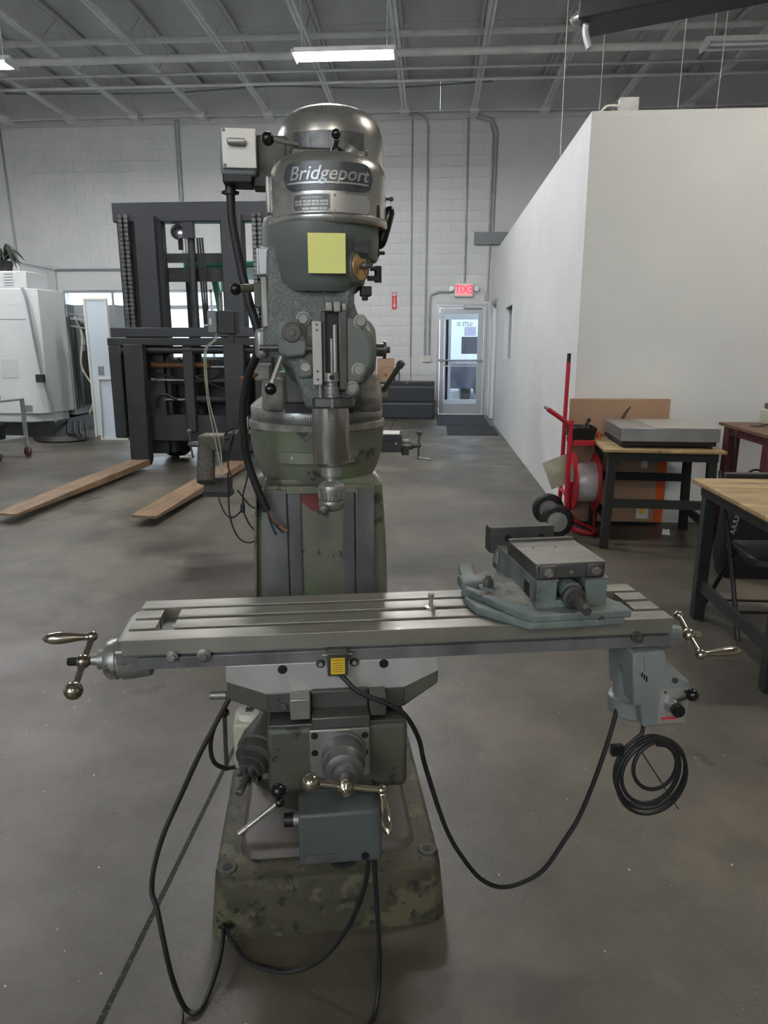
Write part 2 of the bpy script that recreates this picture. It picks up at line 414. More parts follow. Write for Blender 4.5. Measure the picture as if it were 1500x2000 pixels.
# ------------------------------------------------------------------ ceiling: deck panels, bar joists, pipes
ceil = struct(MB().box(XL-.2, XR+.2, YN-.2, YB+.3, ZC+.03, ZC+.2).build('ceiling', 'deck'))
def deck():
    p = MB().box(-.66, .66, -1.215, 1.215, 0, .025).build('deck_panel', 'deck', ceil); first = True
    x = -11.3
    while x < 8.6:
        y = YB-1.25
        while y > 2.5:
            o = p if first else p.copy()
            if not first: COL.objects.link(o); o.parent = ceil
            first = False
            o.location = (x+.665, y, ZC-.005); y -= 2.44
        x += 1.333
    MB().box(XL, XR, YN, 2.1, ZC, ZC+.03).build('deck_near', 'deck', ceil)
deck()
def joists():
    y0, y1 = 1.0, YB-.02; zb, zt = 5.82, 6.36
    first = None; n = 0
    for k in range(-6, 5):
        x = -.6 + 1.33*k
        if first is None:
            t = thing('ceiling_joist', 'white open-web steel joist running under the roof deck', 'joist', (x, 0, 0), 0, 'roof joists')
            MB().box(-.055, -.005, y0, y1, zb, zb+.045).box(.005, .055, y0, y1, zb, zb+.045).build('bottom_chord', 'steel_white', t)
            MB().box(-.06, -.006, y0, y1, zt, zt+.05).box(.006, .06, y0, y1, zt, zt+.05).build('top_chord', 'deck', t)
            w = MB(); y = y1
            i = 0
            while y > y0+.7:
                a = zb+.02 if i % 2 == 0 else zt+.02; c = zt+.02 if i % 2 == 0 else zb+.02
                w.cyl((0, y, a), (0, y-.62, c), .007, n=5); y -= .62; i += 1
            w.build('web_rod', 'deck', t)
            MB().box(-.09, .09, y1-.3, y1, zb-.06, zb+.05).build('bearing_seat', 'steel_white', t)
            first = t
        else:
            c = copy_tree(first); c.location = (x, 0, 0)
joists()
def pipe(name, label, pts, r, m='steel_white', group=None, smooth=False):
    return tag(MB().tube(pts, r, 10, smooth=smooth).build(name, m), label, 'pipe', group)
pipe('sprinkler_pipe', 'thick white sprinkler main running across the ceiling', [(XL+.05, 11.8, 5.66), (XR-.05, 11.8, 5.66)], .055)
pipe('upper_pipe', 'white pipe hung between the roof joists above the sprinkler main', [(XL+.05, 12.3, 6.1), (XR-.05, 12.3, 6.1)], .05)
pipe('conduit_run', 'thin white conduit across the ceiling next to the sprinkler main', [(XL+.05, 12.6, 5.72), (XR-.05, 12.6, 5.72)], .022)
pipe('conduit_run', 'thin white conduit across the ceiling nearest to the back wall', [(XL+.05, 13.15, 5.72), (XR-.05, 13.15, 5.72)], .022)
pipe('ceiling_wire', 'thin white wire strung along the top of the back wall', [(XL+.05, 15.1, 5.83)]+[(x, 15.1, 5.80+.02*(i % 2)) for i, x in enumerate(range(-9, 9, 3))]+[(XR-.05, 15.1, 5.83)], .012, smooth=True)
pipe('ceiling_cable', 'dark sagging cable looped along the ceiling joists', [(-8, 14.2, 6.0), (-5, 14.2, 5.95), (-3, 14.2, 6.02), (-1, 14.2, 5.95), (1, 14.2, 6.02)], .012, 'grey_box', smooth=True)
yw = YB-.03
pipe('wall_conduit', 'bare grey conduit rising beside the control joint of the back wall', [(-.46, yw, 1.2), (-.46, yw, 5.8)], .012, 'galv')
pipe('wall_conduit', 'grey conduit bent at the ceiling above the outlet box', [(-.16, yw, 1.22), (-.15, yw, 5.6), (-.2, yw, 5.75), (-.55, yw-.1, 5.88)], .02, 'galv')
pipe('wall_conduit', 'short grey conduit curving from the outlet box to the exit sign', [(-.07, yw, 1.22), (-.07, yw, 2.3), (-.04, yw, 2.44), (.1, yw, 2.5), (.4, yw, 2.5)], .02, 'galv')
pipe('wall_conduit', 'grey conduit dropping straight down onto the exit sign', [(.63, yw, 2.62), (.63, yw, 5.75)], .018, 'galv')
pipe('wall_conduit', 'twin-bent grey conduit feeding the long grey junction box', [(1.10, yw, 3.6), (1.12, yw, 5.45), (1.05, yw, 5.65), (.8, yw, 5.72), (.72, yw, 5.9)], .022, 'galv')
pipe('wall_conduit', 'second grey conduit running next to the twin-bent one', [(1.17, yw, 3.6), (1.19, yw, 5.5), (1.08, yw, 5.72), (.84, yw, 5.78), (.76, yw, 5.95)], .022, 'galv')
pipe('wall_conduit', 'grey conduit from the long junction box down beside the door', [(1.1, yw, 2.45), (1.12, yw, 3.5)], .018, 'galv')
pipe('wall_conduit', 'wide grey conduit strip rising above the forklift mast', [(-5.15, yw, 2.9), (-5.15, yw, 5.8)], .045, 'galv')
pipe('wall_conduit', 'thin grey conduit at the far end of the back wall', [(-8.75, yw, 3.1), (-8.83, yw, 5.75)], .02, 'galv')
t = thing('junction_box', 'long grey steel junction box on the back wall', 'junction box', (1.16, YB-.09, 3.52))
MB().box(-.36, .4, -.0, .08, -.11, .11).build('box', 'galv', t, bev=.004); MB().box(-.365, .405, -.012, 0, -.115, .115).build('lid', 'grey_box', t)
t = thing('outlet_box', 'white four-gang outlet box ending the conduits', 'outlet', (-.12, YB-.06, 1.16))
MB().box(-.08, .09, 0, .06, -.06, .06).build('box', 'white_plastic', t, bev=.004)
for dx in (-.045, .005, .055):
    for dz in (-.025, .025): MB().box(dx-.012, dx+.012, -.004, 0, dz-.009, dz+.009).build('socket', 'grey_box', t)
t = thing('junction_box', 'small grey conduit box low beside the door corner', 'junction box', (1.09, YB-.05, 2.42))
MB().box(-.04, .04, 0, .05, -.09, .05).build('box', 'galv', t, bev=.004)
# exit sign (lettering faces the street side, so it is seen mirrored)
t = thing('exit_sign', 'lit red and white exit sign over the glass door', 'sign', (.62, YB-.08, 2.53))
MB().box(-.19, .19, 0, .07, -.13, .14).build('housing', 'white_plastic', t, bev=.008)
MB().box(-.16, .16, -.004, 0, -.1, .11).build('face', 'exit_face', t)
text('lettering', 'EXIT', .22, lambda x, y, z: (-x*.82, -.006, y+.005), 'exit_red', t, spacing=1.0)
for sgn in (-1, 1):
    MB().lathe((sgn*.255, .03, .03), (0, -1, 0), [(0, .03), (.03, .06), (.06, .055)], 12).box(sgn*.2-.02, sgn*.2+.02, .02, .05, .02, .05).build('lamp_head', 'alum', t)
t = thing('fire_sign', 'narrow red and white fire extinguisher arrow sign on the wall', 'sign', (-.8, YB-.012, 2.33))
MB().box(-.05, .05, 0, .006, -.17, .17).build('plate', 'sign_red', t)
MB().box(-.035, .035, -.003, 0, .1, .155).build('header', 'sign_white', t)
text('lettering', 'FIRE', .035, lambda x, y, z: (x, -.004, .128+y), 'sign_red', t)
MB().box(-.008, .008, -.003, 0, -.09, .08).add([(-.032, -.003, -.08), (.032, -.003, -.08), (0, -.003, -.14)], [(0, 1, 2)]).build('arrow', 'sign_white', t)

# ------------------------------------------------------------------ fluorescent fixtures
def fixture(x, y, z, lit, label, ln=1.24, rz=0., first=None):
    t = thing('ceiling_light', label, 'ceiling light', (x, y, z), rz, 'hanging strip lights')
    MB().box(-ln/2, ln/2, -.05, .05, .03, .09).build('housing', 'steel_white', t, bev=.004)
    MB().prism([(-.16, -.0), (-.055, .035), (.055, .035), (.16, -.0), (.155, -.005), (.05, .028), (-.05, .028), (-.155, -.005)], 'x', -ln/2, ln/2).build('reflector', 'steel_white', t)
    for dy in (-.07, .07):
        MB().cyl((-ln/2+.03, dy, -.012), (ln/2-.03, dy, -.012), .019, n=10).build('tube', {True: 'tube_near', False: 'tube_off', 2: 'tube_dim'}[lit], t)
    for sx in (-1, 1):
        MB().cyl((sx*ln*.42, 0, .09), (sx*ln*.42, 0, 5.84-z), .006, n=6).build('hanger', 'steel_white', t)
        MB().box(sx*ln/2-.012, sx*ln/2+.012, -.15, .15, -.03, .035).build('end_cap', 'steel_white', t)
    return t
fixture(-1.13, 9.7, 4.9, True, 'lit twin-tube strip light hanging above the milling machine')
fixture(-5.97, 9.7, 4.9, True, 'lit twin-tube strip light hanging above the white machine')
fixture(3.78, 9.7, 4.9, False, 'unlit strip light hanging over the office partition')
fixture(-1.13, 6.3, 4.9, True, 'lit strip light above the space before the forklift')
fixture(-5.97, 6.3, 4.9, True, 'lit strip light above the wooden-faced forks')
fixture(3.0, 3.3, 4.9, 2, 'lit strip light above the plywood tables')
fixture(-3.4, -4.4, 4.9, 2, 'added unseen strip light by the added high windows of the near wall')  # lamp added behind the camera to brighten the mill's front
fixture(1.2, -4.4, 4.9, 2, 'added unseen strip light by the near wall past the added high windows')  # second added lamp, more frontal light on the head and saddle
t = thing('unit_heater', 'dark grey suspended heater box under the roof joists', 'heater', (1.97, 6.9, 4.28), -24)
MB().box(-.75, .75, -.22, .22, -.1, .16).build('casing', 'cast_black', t, bev=.02)
MB().box(-.78, .78, -.25, .25, .15, .2).build('lid', 'cast_black', t)
MB().tube([(-.7, -.1, -.1), (-.7, -.1, -.18), (-.66, -.1, -.3)], .03, 8).build('pipe_stub', 'galv', t)
MB().lathe((-.76, -.02, -.02), (-1, 0, 0), [(0, .07), (.06, .06), (.1, .02)], 12).build('end_fitting', 'polished', t)
for sx in (-.6, .6): MB().cyl((sx, 0, .2), (sx, 0, 1.56), .006, n=6).build('hanger', 'steel_white', t)
for i, (x, y) in enumerate(((1.3, 8.2), (1.75, 8.6), (2.45, 8.2), (2.9, 8.4), (2.95, 6.6))):
    tag(MB().cyl((x, y, PZ+.05), (x+.02*i, y, 5.85), .004, n=5).build('hanger_wire', 'steel_white'), 'thin pale hanger wire from the roof to the partition top', 'wire', 'hanger wires over the partition')
t = thing('conduit_box', 'square galvanised conduit box on top of the partition edge', 'junction box', (1.46, PYF+.1, PZ+.05))
MB().box(-.07, .07, -.04, .04, 0, .11).build('box', 'galv', t, bev=.004); MB().tube([(-.07, 0, .06), (-.16, 0, .06), (-.22, 0, .0)], .008, 6).build('lead', 'white_plastic', t)
MB().tube([(.07, 0, .02), (.4, 0, .015), (.9, 0, .006)], .008, 6).build('lead', 'white_plastic', t)

# ------------------------------------------------------------------ the milling machine
MO = (-.239, 1.526, 0); MR = 9.8
mill = thing('milling_machine', 'grey-green vertical knee milling machine with polished belt housing', 'milling machine', MO, MR)
def P(b, name, m, parent=None, **k): return b.build(name, m, parent or mill, **k)
def handle_grip(b, p0, d, L, r):
    return b.lathe(p0, d, [(0, r*.62), (L*.08, r*.62), (L*.1, r*.5), (L*.22, r*.55), (L*.45, r*.85), (L*.65, r), (L*.82, r*.92), (L*.94, r*.55), (L, r*.1)], 16)

# base
b = MB()
b.loft([rrect(-.305, .305, 0, .96, .05, 0), rrect(-.303, .303, .002, .958, .05, .03), rrect(-.297, .297, .008, .95, .05, .10),
        rrect(-.293, .293, .012, .945, .05, .145), rrect(-.288, .288, .017, .94, .05, .158), rrect(-.276, .276, .03, .93, .045, .165)])
base = P(b, 'base', 'base_paint')
b = MB().loft([rrect(-.235, .235, .082, .90, .05, .160), rrect(-.226, .226, .09, .89, .045, .182), rrect(-.215, .215, .10, .88, .04, .19)])
P(b, 'base_plateau', 'base_top', base)
for sx, y in ((-.262, .06), (.262, .075)):
    P(MB().lathe((sx, y, .158), (0, 0, 1), [(0, .03), (.006, .028), (.011, .024)], 16), 'foot_pad', 'base_paint', base)
    P(MB().lathe((sx, y, .166), (0, 0, 1), [(0, .011), (.0045, .011)], 16), 'bolt_hole', 'black_matte', base)
P(MB().tube([(-.280, -.002, .045), (-.267, -.016, .06), (-.252, -.002, .045)], .005, 6), 'cord_clip', 'black', base)

# column with vertical ways
b = MB().loft([rrect(-.212, .212, .40, .88, .04, .185), rrect(-.204, .204, .40, .87, .04, .45), rrect(-.19, .19, .40, .85, .035, .9), rrect(-.178, .178, .40, .83, .03, 1.092)])
colm = P(b, 'column', 'green_paint')
for x0, x1, y in ((-.152, -.091, .378), (.099, .150, .378)): P(MB().box(x0, x1, y, .41, .3, 1.09), 'way', 'steel_ways', colm, bev=.002)
for x0, x1, y in ((-.088, -.053, .384), (.061, .096, .384)): P(MB().box(x0, x1, y, .41, .3, 1.084), 'way', 'steel_ways', colm, bev=.002)
P(MB().box(-.053, .061, .392, .41, .3, 1.088), 'centre_panel', 'green_paint', colm)
P(MB().prism([(-.05, 1.085), (-.05, 1.052), (-.035, 1.04), (-.02, 1.025), (-.008, 1.03), (.012, 1.02), (.02, 1.034), (.03, 1.06), (.03, 1.085)], 'y', .3905, .394), 'primer_patch', 'red_primer', colm)
P(MB().prism([(-.215, .19), (-.205, .19), (-.172, 1.08), (-.176, 1.08)], 'y', .385, .42), 'edge_strip', 'green_paint', colm)

# turret
TC = (0, .575)
b = MB().lathe((*TC, 0), (0, 0, 1), [(1.08, .150), (1.10, .163), (1.125, .176), (1.16, .187), (1.20, .194), (1.245, .1955), (1.25, .198), (1.262, .198), (1.266, .193)], 56)
tb = P(b, 'turret_base', 'green_paint')
P(MB().lathe((*TC, 0), (0, 0, 1), [(1.2465, .1985), (1.2615, .199), (1.2645, .196)], 56), 'turret_lip', 'dusty', tb)
P(MB().box(-.154, .152, .382, .45, 1.075, 1.098).box(-.152, .15, .42, .7, 1.07, 1.11), 'turret_foot', 'green_paint', tb, bev=.004)
b = MB(); n = 16
def arc(r, a, z): return (TC[0]+r*sin(a), TC[1]-r*cos(a), z)
for i in range(n):
    a0 = -.56+1.14*i/n; a1 = -.56+1.14*(i+1)/n
    b.loft([[arc(.188, a0, 1.16), arc(.202, a0, 1.16), arc(.202, a0, 1.19), arc(.188, a0, 1.19)], [arc(.188, a1, 1.16), arc(.202, a1, 1.16), arc(.202, a1, 1.19), arc(.188, a1, 1.19)]])
pl = P(b, 'turret_plaque', 'green_paint')
for a in (-.36, .42): P(MB().lathe(arc(.2, a, 1.176), (sin(a), -cos(a), 0), [(0, .006), (.005, .005)], 10), 'screw', 'polished', pl)
ring = P(MB().lathe((*TC, 0), (0, 0, 1), [(1.264, .19), (1.267, .192), (1.303, .192), (1.307, .189)], 64), 'graduated_ring', 'steel')
b = MB()
for i in range(61):
    a = radians(-60+2*i); h = .012 if i % 5 else .02
    p = Vector(arc(.1922, a, 0)); t_ = Vector((cos(a), sin(a), 0))*.0006
    b.add([p-t_+Vector((0, 0, 1.268)), p+t_+Vector((0, 0, 1.268)), p+t_+Vector((0, 0, 1.268+h)), p-t_+Vector((0, 0, 1.268+h))], [(0, 1, 2, 3)])
P(b, 'graduations', 'black', ring)
tt = P(MB().lathe((*TC, 0), (0, 0, 1), [(1.306, .188), (1.312, .184), (1.345, .140), (1.375, .115), (1.40, .11)], 48), 'turret_top', 'dusty')
P(MB().prism([(.36, 1.30), (.36, 1.335), (.43, 1.40), (.62, 1.40), (.70, 1.31)], 'x', .085, .172), 'ram_guide', 'dusty', tt, bev=.012)
P(MB().prism([(.40, 1.30), (.45, 1.385), (.60, 1.385), (.70, 1.31)], 'x', -.15, -.085), 'ram_guide', 'dusty', tt, bev=.012)
lv = P(MB().cyl((.17, .50, 1.345), (.20, .50, 1.345), .022), 'lock_hub', 'dusty', tt)
P(MB().cyl((.187, .48, 1.35), (.231, .44, 1.425), .0075).hexb((.227, .444, 1.417), (.234, .437, 1.43), .011), 'lock_lever', 'steel_dark', lv)
P(MB().cyl((-.15, .46, 1.40), (-.205, .44, 1.385), .007), 'clamp_handle', 'copper', tt)
P(MB().box(-.17, -.125, .45, .53, 1.38, 1.425), 'clamp_block', 'dusty', tt, bev=.006)

# ram and swivel adaptor
ram = P(MB().box(-.082, .085, .30, 1.02, 1.33, 1.47), 'ram', 'steel_dark', bev=.006)
P(MB().lathe((.02, .30, 1.47), (0, -1, 0), [(0, .115), (.03, .115), (.06, .10)], 40), 'swivel_plate', 'green_dark', ram)
P(MB().box(-.085, .09, .30, .34, 1.305, 1.33), 'ram_key', 'cast_black', ram)

# head
HX, HY = .027, .175
poly = [(-.108,1.69),(-.117,1.513),(-.119,1.458),(-.088,1.441),(-.060,1.425),(-.048,1.39),(-.030,1.331),(.080,1.331),(.093,1.365),(.118,1.40),(.128,1.457),(.120,1.503),(.094,1.536),(.084,1.569),(.084,1.597),(.118,1.625),(.120,1.69)]
head = P(MB().prism(poly, 'y', .118, .245), 'head', 'head_paint', bev=.014, seg=3)
P(MB().lathe((HX-.02, HY+.005, 0), (0, 0, 1), [(1.592, .085), (1.612, .104), (1.662, .112), (1.665, .114), (1.732, .118)], 48), 'gear_case', 'head_smooth', head)
P(MB().lathe((.028, .19, 0), (0, 0, 1), [(1.662, .112), (1.668, .1165), (1.74, .1195)], 48), 'upper_case', 'head_smooth', head)
P(MB().prism([(.05,1.385),(.10,1.39),(.122,1.43),(.126,1.47),(.115,1.505),(.09,1.53),(.06,1.54)], 'y', .100, .13), 'right_boss', 'head_smooth', head, bev=.01, seg=3)
P(MB().prism([(-.045,1.45),(-.01,1.44),(-.01,1.405),(-.045,1.40)], 'y', .106, .13), 'left_boss', 'head_smooth', head, bev=.008)
P(MB().lathe((.085, .19, 1.465), (1, 0, 0), [(0, .078), (.02, .076), (.04, .064), (.05, .05), (.053, .02)], 40), 'feed_dome', 'head_smooth', head)
ps = P(MB().lathe((.13, .19, 1.464), (1, 0, 0), [(0, .015), (.026, .015), (.026, .021), (.032, .021), (.032, .008), (.042, .007)], 20), 'pinion_shaft', 'steel_dark', head)
# quill, spindle, chuck
qu = P(MB().lathe((HX, HY, 0), (0, 0, -1), [(-1.34, .0445), (-1.215, .0445), (-1.208, .0435), (-1.2, .0435), (-1.19, .034), (-1.188, .024)], 40), 'quill', 'quill_steel')
P(MB().lathe((HX, HY, 0), (0, 0, -1), [(-1.192, .024), (-1.165, .024), (-1.162, .016), (-1.156, .016), (-1.154, .013)], 28), 'spindle_nose', 'steel', qu)
P(MB().box(HX-.007, HX+.007, HY-.0462, HY-.040, 1.305, 1.335), 'quill_key', 'steel', qu, bev=.001)
ch = P(MB().lathe((HX, HY, 0), (0, 0, -1), [(-1.158, .013), (-1.153, .014), (-1.147, .024), (-1.142, .031), (-1.136, .0325), (-1.108, .0325), (-1.104, .031), (-1.100, .0325), (-1.09, .0325), (-1.082, .027), (-1.077, .016)], 36), 'chuck', 'steel')
b = MB()
for i in range(24):
    a = 2*pi*i/24; c = Vector((HX+.0326*cos(a), HY+.0326*sin(a), 0)); tn = Vector((-sin(a), cos(a), 0))*.0028; nr = Vector((cos(a), sin(a), 0))*.0012
    b.loft([[c-tn-nr+Vector((0, 0, z)), c-tn*.8+nr+Vector((0, 0, z)), c+tn*.8+nr+Vector((0, 0, z)), c+tn-nr+Vector((0, 0, z))] for z in (1.109, 1.1345)])
P(b, 'knurl', 'polished', ch)
P(MB().lathe((HX-.02, HY-.034, 1.087), (-.2, -1, 0), [(0, .0125), (.009, .0125), (.012, .008)], 20).cyl((HX-.02, HY-.044, 1.087), (HX-.0215, HY-.052, 1.087), .004), 'chuck_key_pinion', 'steel_dark', ch)
# depth stop group on the head front
yf = .104
ds = P(MB().box(.046, .066, .096, .125, 1.375, 1.55).box(.008, .019, .104, .125, 1.375, 1.55), 'stop_guide', 'steel_dark', bev=.003)
P(MB().box(.019, .046, .112, .122, 1.40, 1.548), 'slot', 'black', ds)
P(MB().box(-.013, .0085, .090, .104, 1.388, 1.528), 'depth_scale', 'plate_light', ds, bev=.0015)
for z in (1.52, 1.508, 1.418, 1.40): P(MB().lathe((-.002, .0905, z), (0, -1, 0), [(0, .0028), (.0012, .0028)], 8), 'scale_screw', 'steel_dark', ds)
P(MB().box(.018, .034, .092, .12, 1.548, 1.57).box(.035, .052, .09, .12, 1.546, 1.571).box(.053, .066, .096, .12, 1.548, 1.568), 'top_clamp', 'steel', ds, bev=.003)
P(MB().cyl((.030, .098, 1.39), (.030, .098, 1.49), .0035).cyl((.038, .1, 1.38), (.038, .1, 1.52), .0058).cyl((.003, .1, 1.355), (.003, .1, 1.39), .004), 'stop_rod', 'steel', ds)
nb = P(MB().lathe((.029, .098, 0), (0, 0, 1), [(1.395, .018), (1.415, .018)], 24), 'stop_nut', 'steel', ds, bev=.001)
P(MB().lathe((.029, .0805, 1.405), (0, -1, 0), [(0, .006), (.0012, .006)], 14), 'stop_hole', 'black', nb)
P(MB().lathe((.029, .1, 0), (0, 0, 1), [(1.36, .0175), (1.366, .0175), (1.3665, .0165), (1.368, .0165), (1.3685, .0175), (1.376, .0175), (1.3765, .0165), (1.378, .0165), (1.3785, .0175), (1.384, .0175), (1.385, .012), (1.395, .012)], 24), 'collar', 'steel', ds)
P(MB().prism([(-.016, .112), (-.012, .088), (.02, .082), (.04, .080), (.06, .086), (.078, .10), (.082, .12)], 'z', 1.336, 1.359), 'lower_clamp', 'steel_dark', ds, bev=.004)
P(MB().box(.026, .031, .074, .09, 1.337, 1.358), 'clamp_split', 'steel', ds)
for (x, z) in ((-.032, 1.533), (.096, 1.527), (-.029, 1.427), (.090, 1.421), (.076, 1.38)):
    yb = .118 if x < .05 else .10
    P(MB().lathe((x, yb+.002, z), (0, -1, 0), [(0, .016), (.004, .016), (.004, .0125), (.014, .0122), (.016, .010)], 16), 'cap_bolt', 'steel', head)
P(MB().box(-.029, -.017, .108, .12, 1.596, 1.606), 'square_plug', 'steel', head, bev=.001)
P(MB().lathe((-.055, .117, 1.606), (0, -1, 0), [(0, .004), (.001, .004)], 10), 'oil_hole', 'black', head)
# quill feed dial, lever and hub on the machine's side
fd = P(MB().lathe((-.057, .118, 1.503), (0, -1, 0), [(0, .032), (.005, .032), (.0055, .0275), (.009, .0275), (.0095, .0215), (.022, .0215), (.024, .0195), (.0242, .016), (.0225, .0155), (.0225, .008), (.027, .0075)], 32), 'feed_dial', 'steel_dark', head)
P(MB().prism([(-.086, 1.50), (-.09, 1.47), (-.088, 1.455), (-.07, 1.448), (-.03, 1.452), (-.024, 1.47), (-.026, 1.49), (-.04, 1.51)], 'y', .098, .12), 'dial_bracket', 'head_smooth', head, bev=.006)
P(MB().cyl((-.13, .106, 1.470), (-.088, .106, 1.470), .0065), 'feed_shaft', 'steel_dark', head)
P(MB().cyl((-.027, .106, 1.468), (-.008, .106, 1.468), .006), 'feed_shaft', 'steel_dark', head)
for x, z in ((-.079, 1.49), (-.036, 1.49), (-.078, 1.458)): P(MB().lathe((x, .0985, z), (0, -1, 0), [(0, .0045), (.003, .0045)], 10), 'screw', 'steel_dark', fd)
P(MB().box(-.142, -.112, .125, .21, 1.445, 1.512), 'feed_hub', 'steel', head, bev=.012, seg=3)
l1 = P(MB().cyl((-.083, .104, 1.45), (-.105, .085, 1.392), .0062, .0055), 'feed_lever', 'steel', head)
P(MB().ball((-.108, .083, 1.380), .0135), 'lever_ball', 'bakelite', l1)
P(MB().box(-.124, -.108, .12, .22, 1.513, 1.625), 'side_plate', 'steel', head, bev=.004)
l2 = P(MB().box(-.140, -.122, .14, .19, 1.558, 1.612).cyl((-.14, .165, 1.602), (-.172, .15, 1.599), .009), 'engage_arm', 'green_dark', head, bev=.003)
P(MB().ball((-.181, .15, 1.598), .0135), 'lever_ball', 'bakelite', l2)
P(MB().box(-.130, -.105, .17, .24, 1.63, 1.69), 'finned_cover', 'alum', head, bev=.003)
for i in range(7): P(MB().box(-.133, -.129, .172+.01*i, .177+.01*i, 1.632, 1.688), 'fin', 'alum', head)
# selector dial, hinge and speed handle on the other side
sd = P(MB().lathe((.092, .105, 1.645), (.80, -.6, 0), [(-.03, .036), (.0, .036), (.004, .034)], 32), 'selector_housing', 'head_smooth', head)
dv = Vector((.80, -.6, 0)); uv = Vector((.6, .8, 0))
dc = Vector((.092, .105, 1.645))+dv*.0045
P(MB().lathe(dc, dv, [(0, .030), (.002, .0295)], 32), 'selector_dial', 'brass', sd)
P(MB().cyl(dc, dc+dv*.03, .006).ball(dc+dv*.012, .009, 10), 'selector_knob', 'steel_dark', sd)
for ch_, du, dz in (('1', 0, .02), ('3', -.017, -.013), ('2', .017, -.013)):
    text('numeral', ch_, .014, lambda x, y, z, du=du, dz=dz: tuple(dc+dv*.0026+uv*(x+du)+Vector((0, 0, y+dz))), 'black', sd)
P(MB().cyl((.142, .17, 1.616), (.142, .17, 1.652), .0085, n=14).box(.118, .140, .16, .18, 1.62, 1.63).box(.124, .14, .16, .18, 1.642, 1.65), 'hinge_block', 'cast_black', head, bev=.001)
P(MB().box(.10, .125, .14, .18, 1.585, 1.606).cyl((.11, .15, 1.575), (.11, .15, 1.59), .007), 'lower_lug', 'cast_black', head, bev=.002)
P(MB().box(.128, .145, .16, .19, 1.672, 1.69).cyl((.14, .172, 1.681), (.158, .172, 1.681), .004), 'stop_pin', 'black', head, bev=.002)
P(MB().lathe((.15, .19, 1.700), (.28, 0, 1), [(-.008, .004), (0, .010), (.012, .0125), (.045, .0135), (.075, .013), (.085, .008), (.088, .002)], 18), 'speed_handle', 'bakelite', head)
P(MB().box(.10, .15, .185, .21, 1.695, 1.705), 'speed_handle_arm', 'steel_dark', head)
P(MB().cyl((.155, .19, 1.80), (.172, .19, 1.80), .003, n=8).ball((.175, .19, 1.80), .0055, 10), 'door_pin', 'steel_dark', head)
P(MB().prism([(.078, 1.672), (.12, 1.669), (.12, 1.697), (.078, 1.70)], 'y', .076, .079), 'name_plate', 'plate_dark', head, T=Matrix.Translation((.1, .08, 0)) @ Matrix.Rotation(.42, 4, 'Z') @ Matrix.Translation((-.1, -.08, 0)))

# belt housing
BX, BY, BR = .031, .195, .1315
hs = P(MB().lathe((BX, BY, 0), (0, 0, 1), [(1.728, .122), (1.730, .132), (1.735, .1355), (1.744, .1355), (1.749, .1315), (1.755, BR), (1.835, BR), (1.852, .128), (1.866, .119), (1.874, .106), (1.877, .09)], 72), 'belt_housing', 'polished')
def wrap(u, v, w, z0, x0=0.): 
    a = (u+x0)/BR; return (BX+(BR+w)*sin(a), BY-(BR+w)*cos(a), z0+v)
def wrapped_plate(x0, x1, z0, z1, w0, w1, rnd, n=22):
    b = MB(); secs = []
    for i in range(n+1):
        x = x0+(x1-x0)*i/n; e = min(x-x0, x1-x); k = rnd
        dz = (k-sqrt(max(0, k*k-(k-min(k, e))**2))) if e < k else 0
        secs.append([wrap(x, 0, w0, z0+dz), wrap(x, 0, w1, z0+dz), wrap(x, 0, w1, z1-dz), wrap(x, 0, w0, z1-dz)])
    return b.loft(secs)
bd = P(wrapped_plate(-.107, .102, 1.792, 1.848, -.002, .0022, .028, 30), 'name_badge', 'badge_bg', hs)
P(wrapped_plate(-.104, .099, 1.795, 1.845, 0, .0012, .026, 30), 'badge_rim', 'steel_dark', hs)
text('badge_lettering', 'Bridgeport', .0385, lambda x, y, z: wrap(x*1.02, y, .0026+z, 1.824, -.002), 'badge', hs, shear=.30, extrude=.0012, spacing=1.02, bold=.00035)
P(wrapped_plate(-.095, .088, 1.8045, 1.8085, .002, .0040, .001, 24), 'badge_underline', 'badge', hs)
p1 = P(wrapped_plate(-.083, .002, 1.750, 1.786, 0, .0015, .002), 'speed_plate', 'plate_light', hs)
P(wrapped_plate(-.081, .000, 1.752, 1.784, .001, .0020, .001), 'plate_field', 'plate_dark', hs)
for z, n in ((1.7705, 4), (1.7645, 4), (1.756, 3)):
    for i in range(n):
        w_ = .0165; x = -.076+.0185*i + (.016 if n == 3 else 0)
        P(wrapped_plate(x, x+w_, z-.0022, z+.0022, .0015, .0025, .0005, 3), 'plate_cell', 'plate_light', hs)
for z, row in ((1.7705, ('80', '135', '210', '325')), (1.7645, ('660', '1115', '1750', '2720')), (1.756, ('7', '4', '512'))):
    for i, s_ in enumerate(row):
        text('numeral', s_, .0052, lambda x, y, z_, i=i, z=z, n=len(row): wrap(x-.068+.0185*i+(.016 if n == 3 else 0), y, .0028, z), 'black', hs)
text('plate_lettering', 'SPINDLE SPEEDS', .0062, lambda x, y, z: wrap(x-.04, y, .0026, 1.7775), 'plate_light', hs)
P(wrapped_plate(.006, .094, 1.749, 1.785, 0, .0015, .002), 'blank_plate', 'plate_light', hs)
for x, z in ((-.0015, 1.783), (-.0015, 1.754), (.0095, 1.782), (.0095, 1.7525), (-.080, 1.782), (-.080, 1.754), (.09, 1.78), (.09, 1.753)):
    q = wrap(x, 0, .0015, z); a = x/BR
    P(MB().lathe(q, (sin(a), -cos(a), 0), [(0, .0028), (.0015, .0022)], 10), 'rivet', 'steel', hs)
P(wrapped_plate(.119, .130, 1.738, 1.774, -.003, .0012, .0055, 10), 'housing_slot', 'bakelite', hs)
P(MB().box(BX-.139, BX-.128, .17, .2, 1.76, 1.84), 'housing_hinge', 'steel', hs, bev=.004)
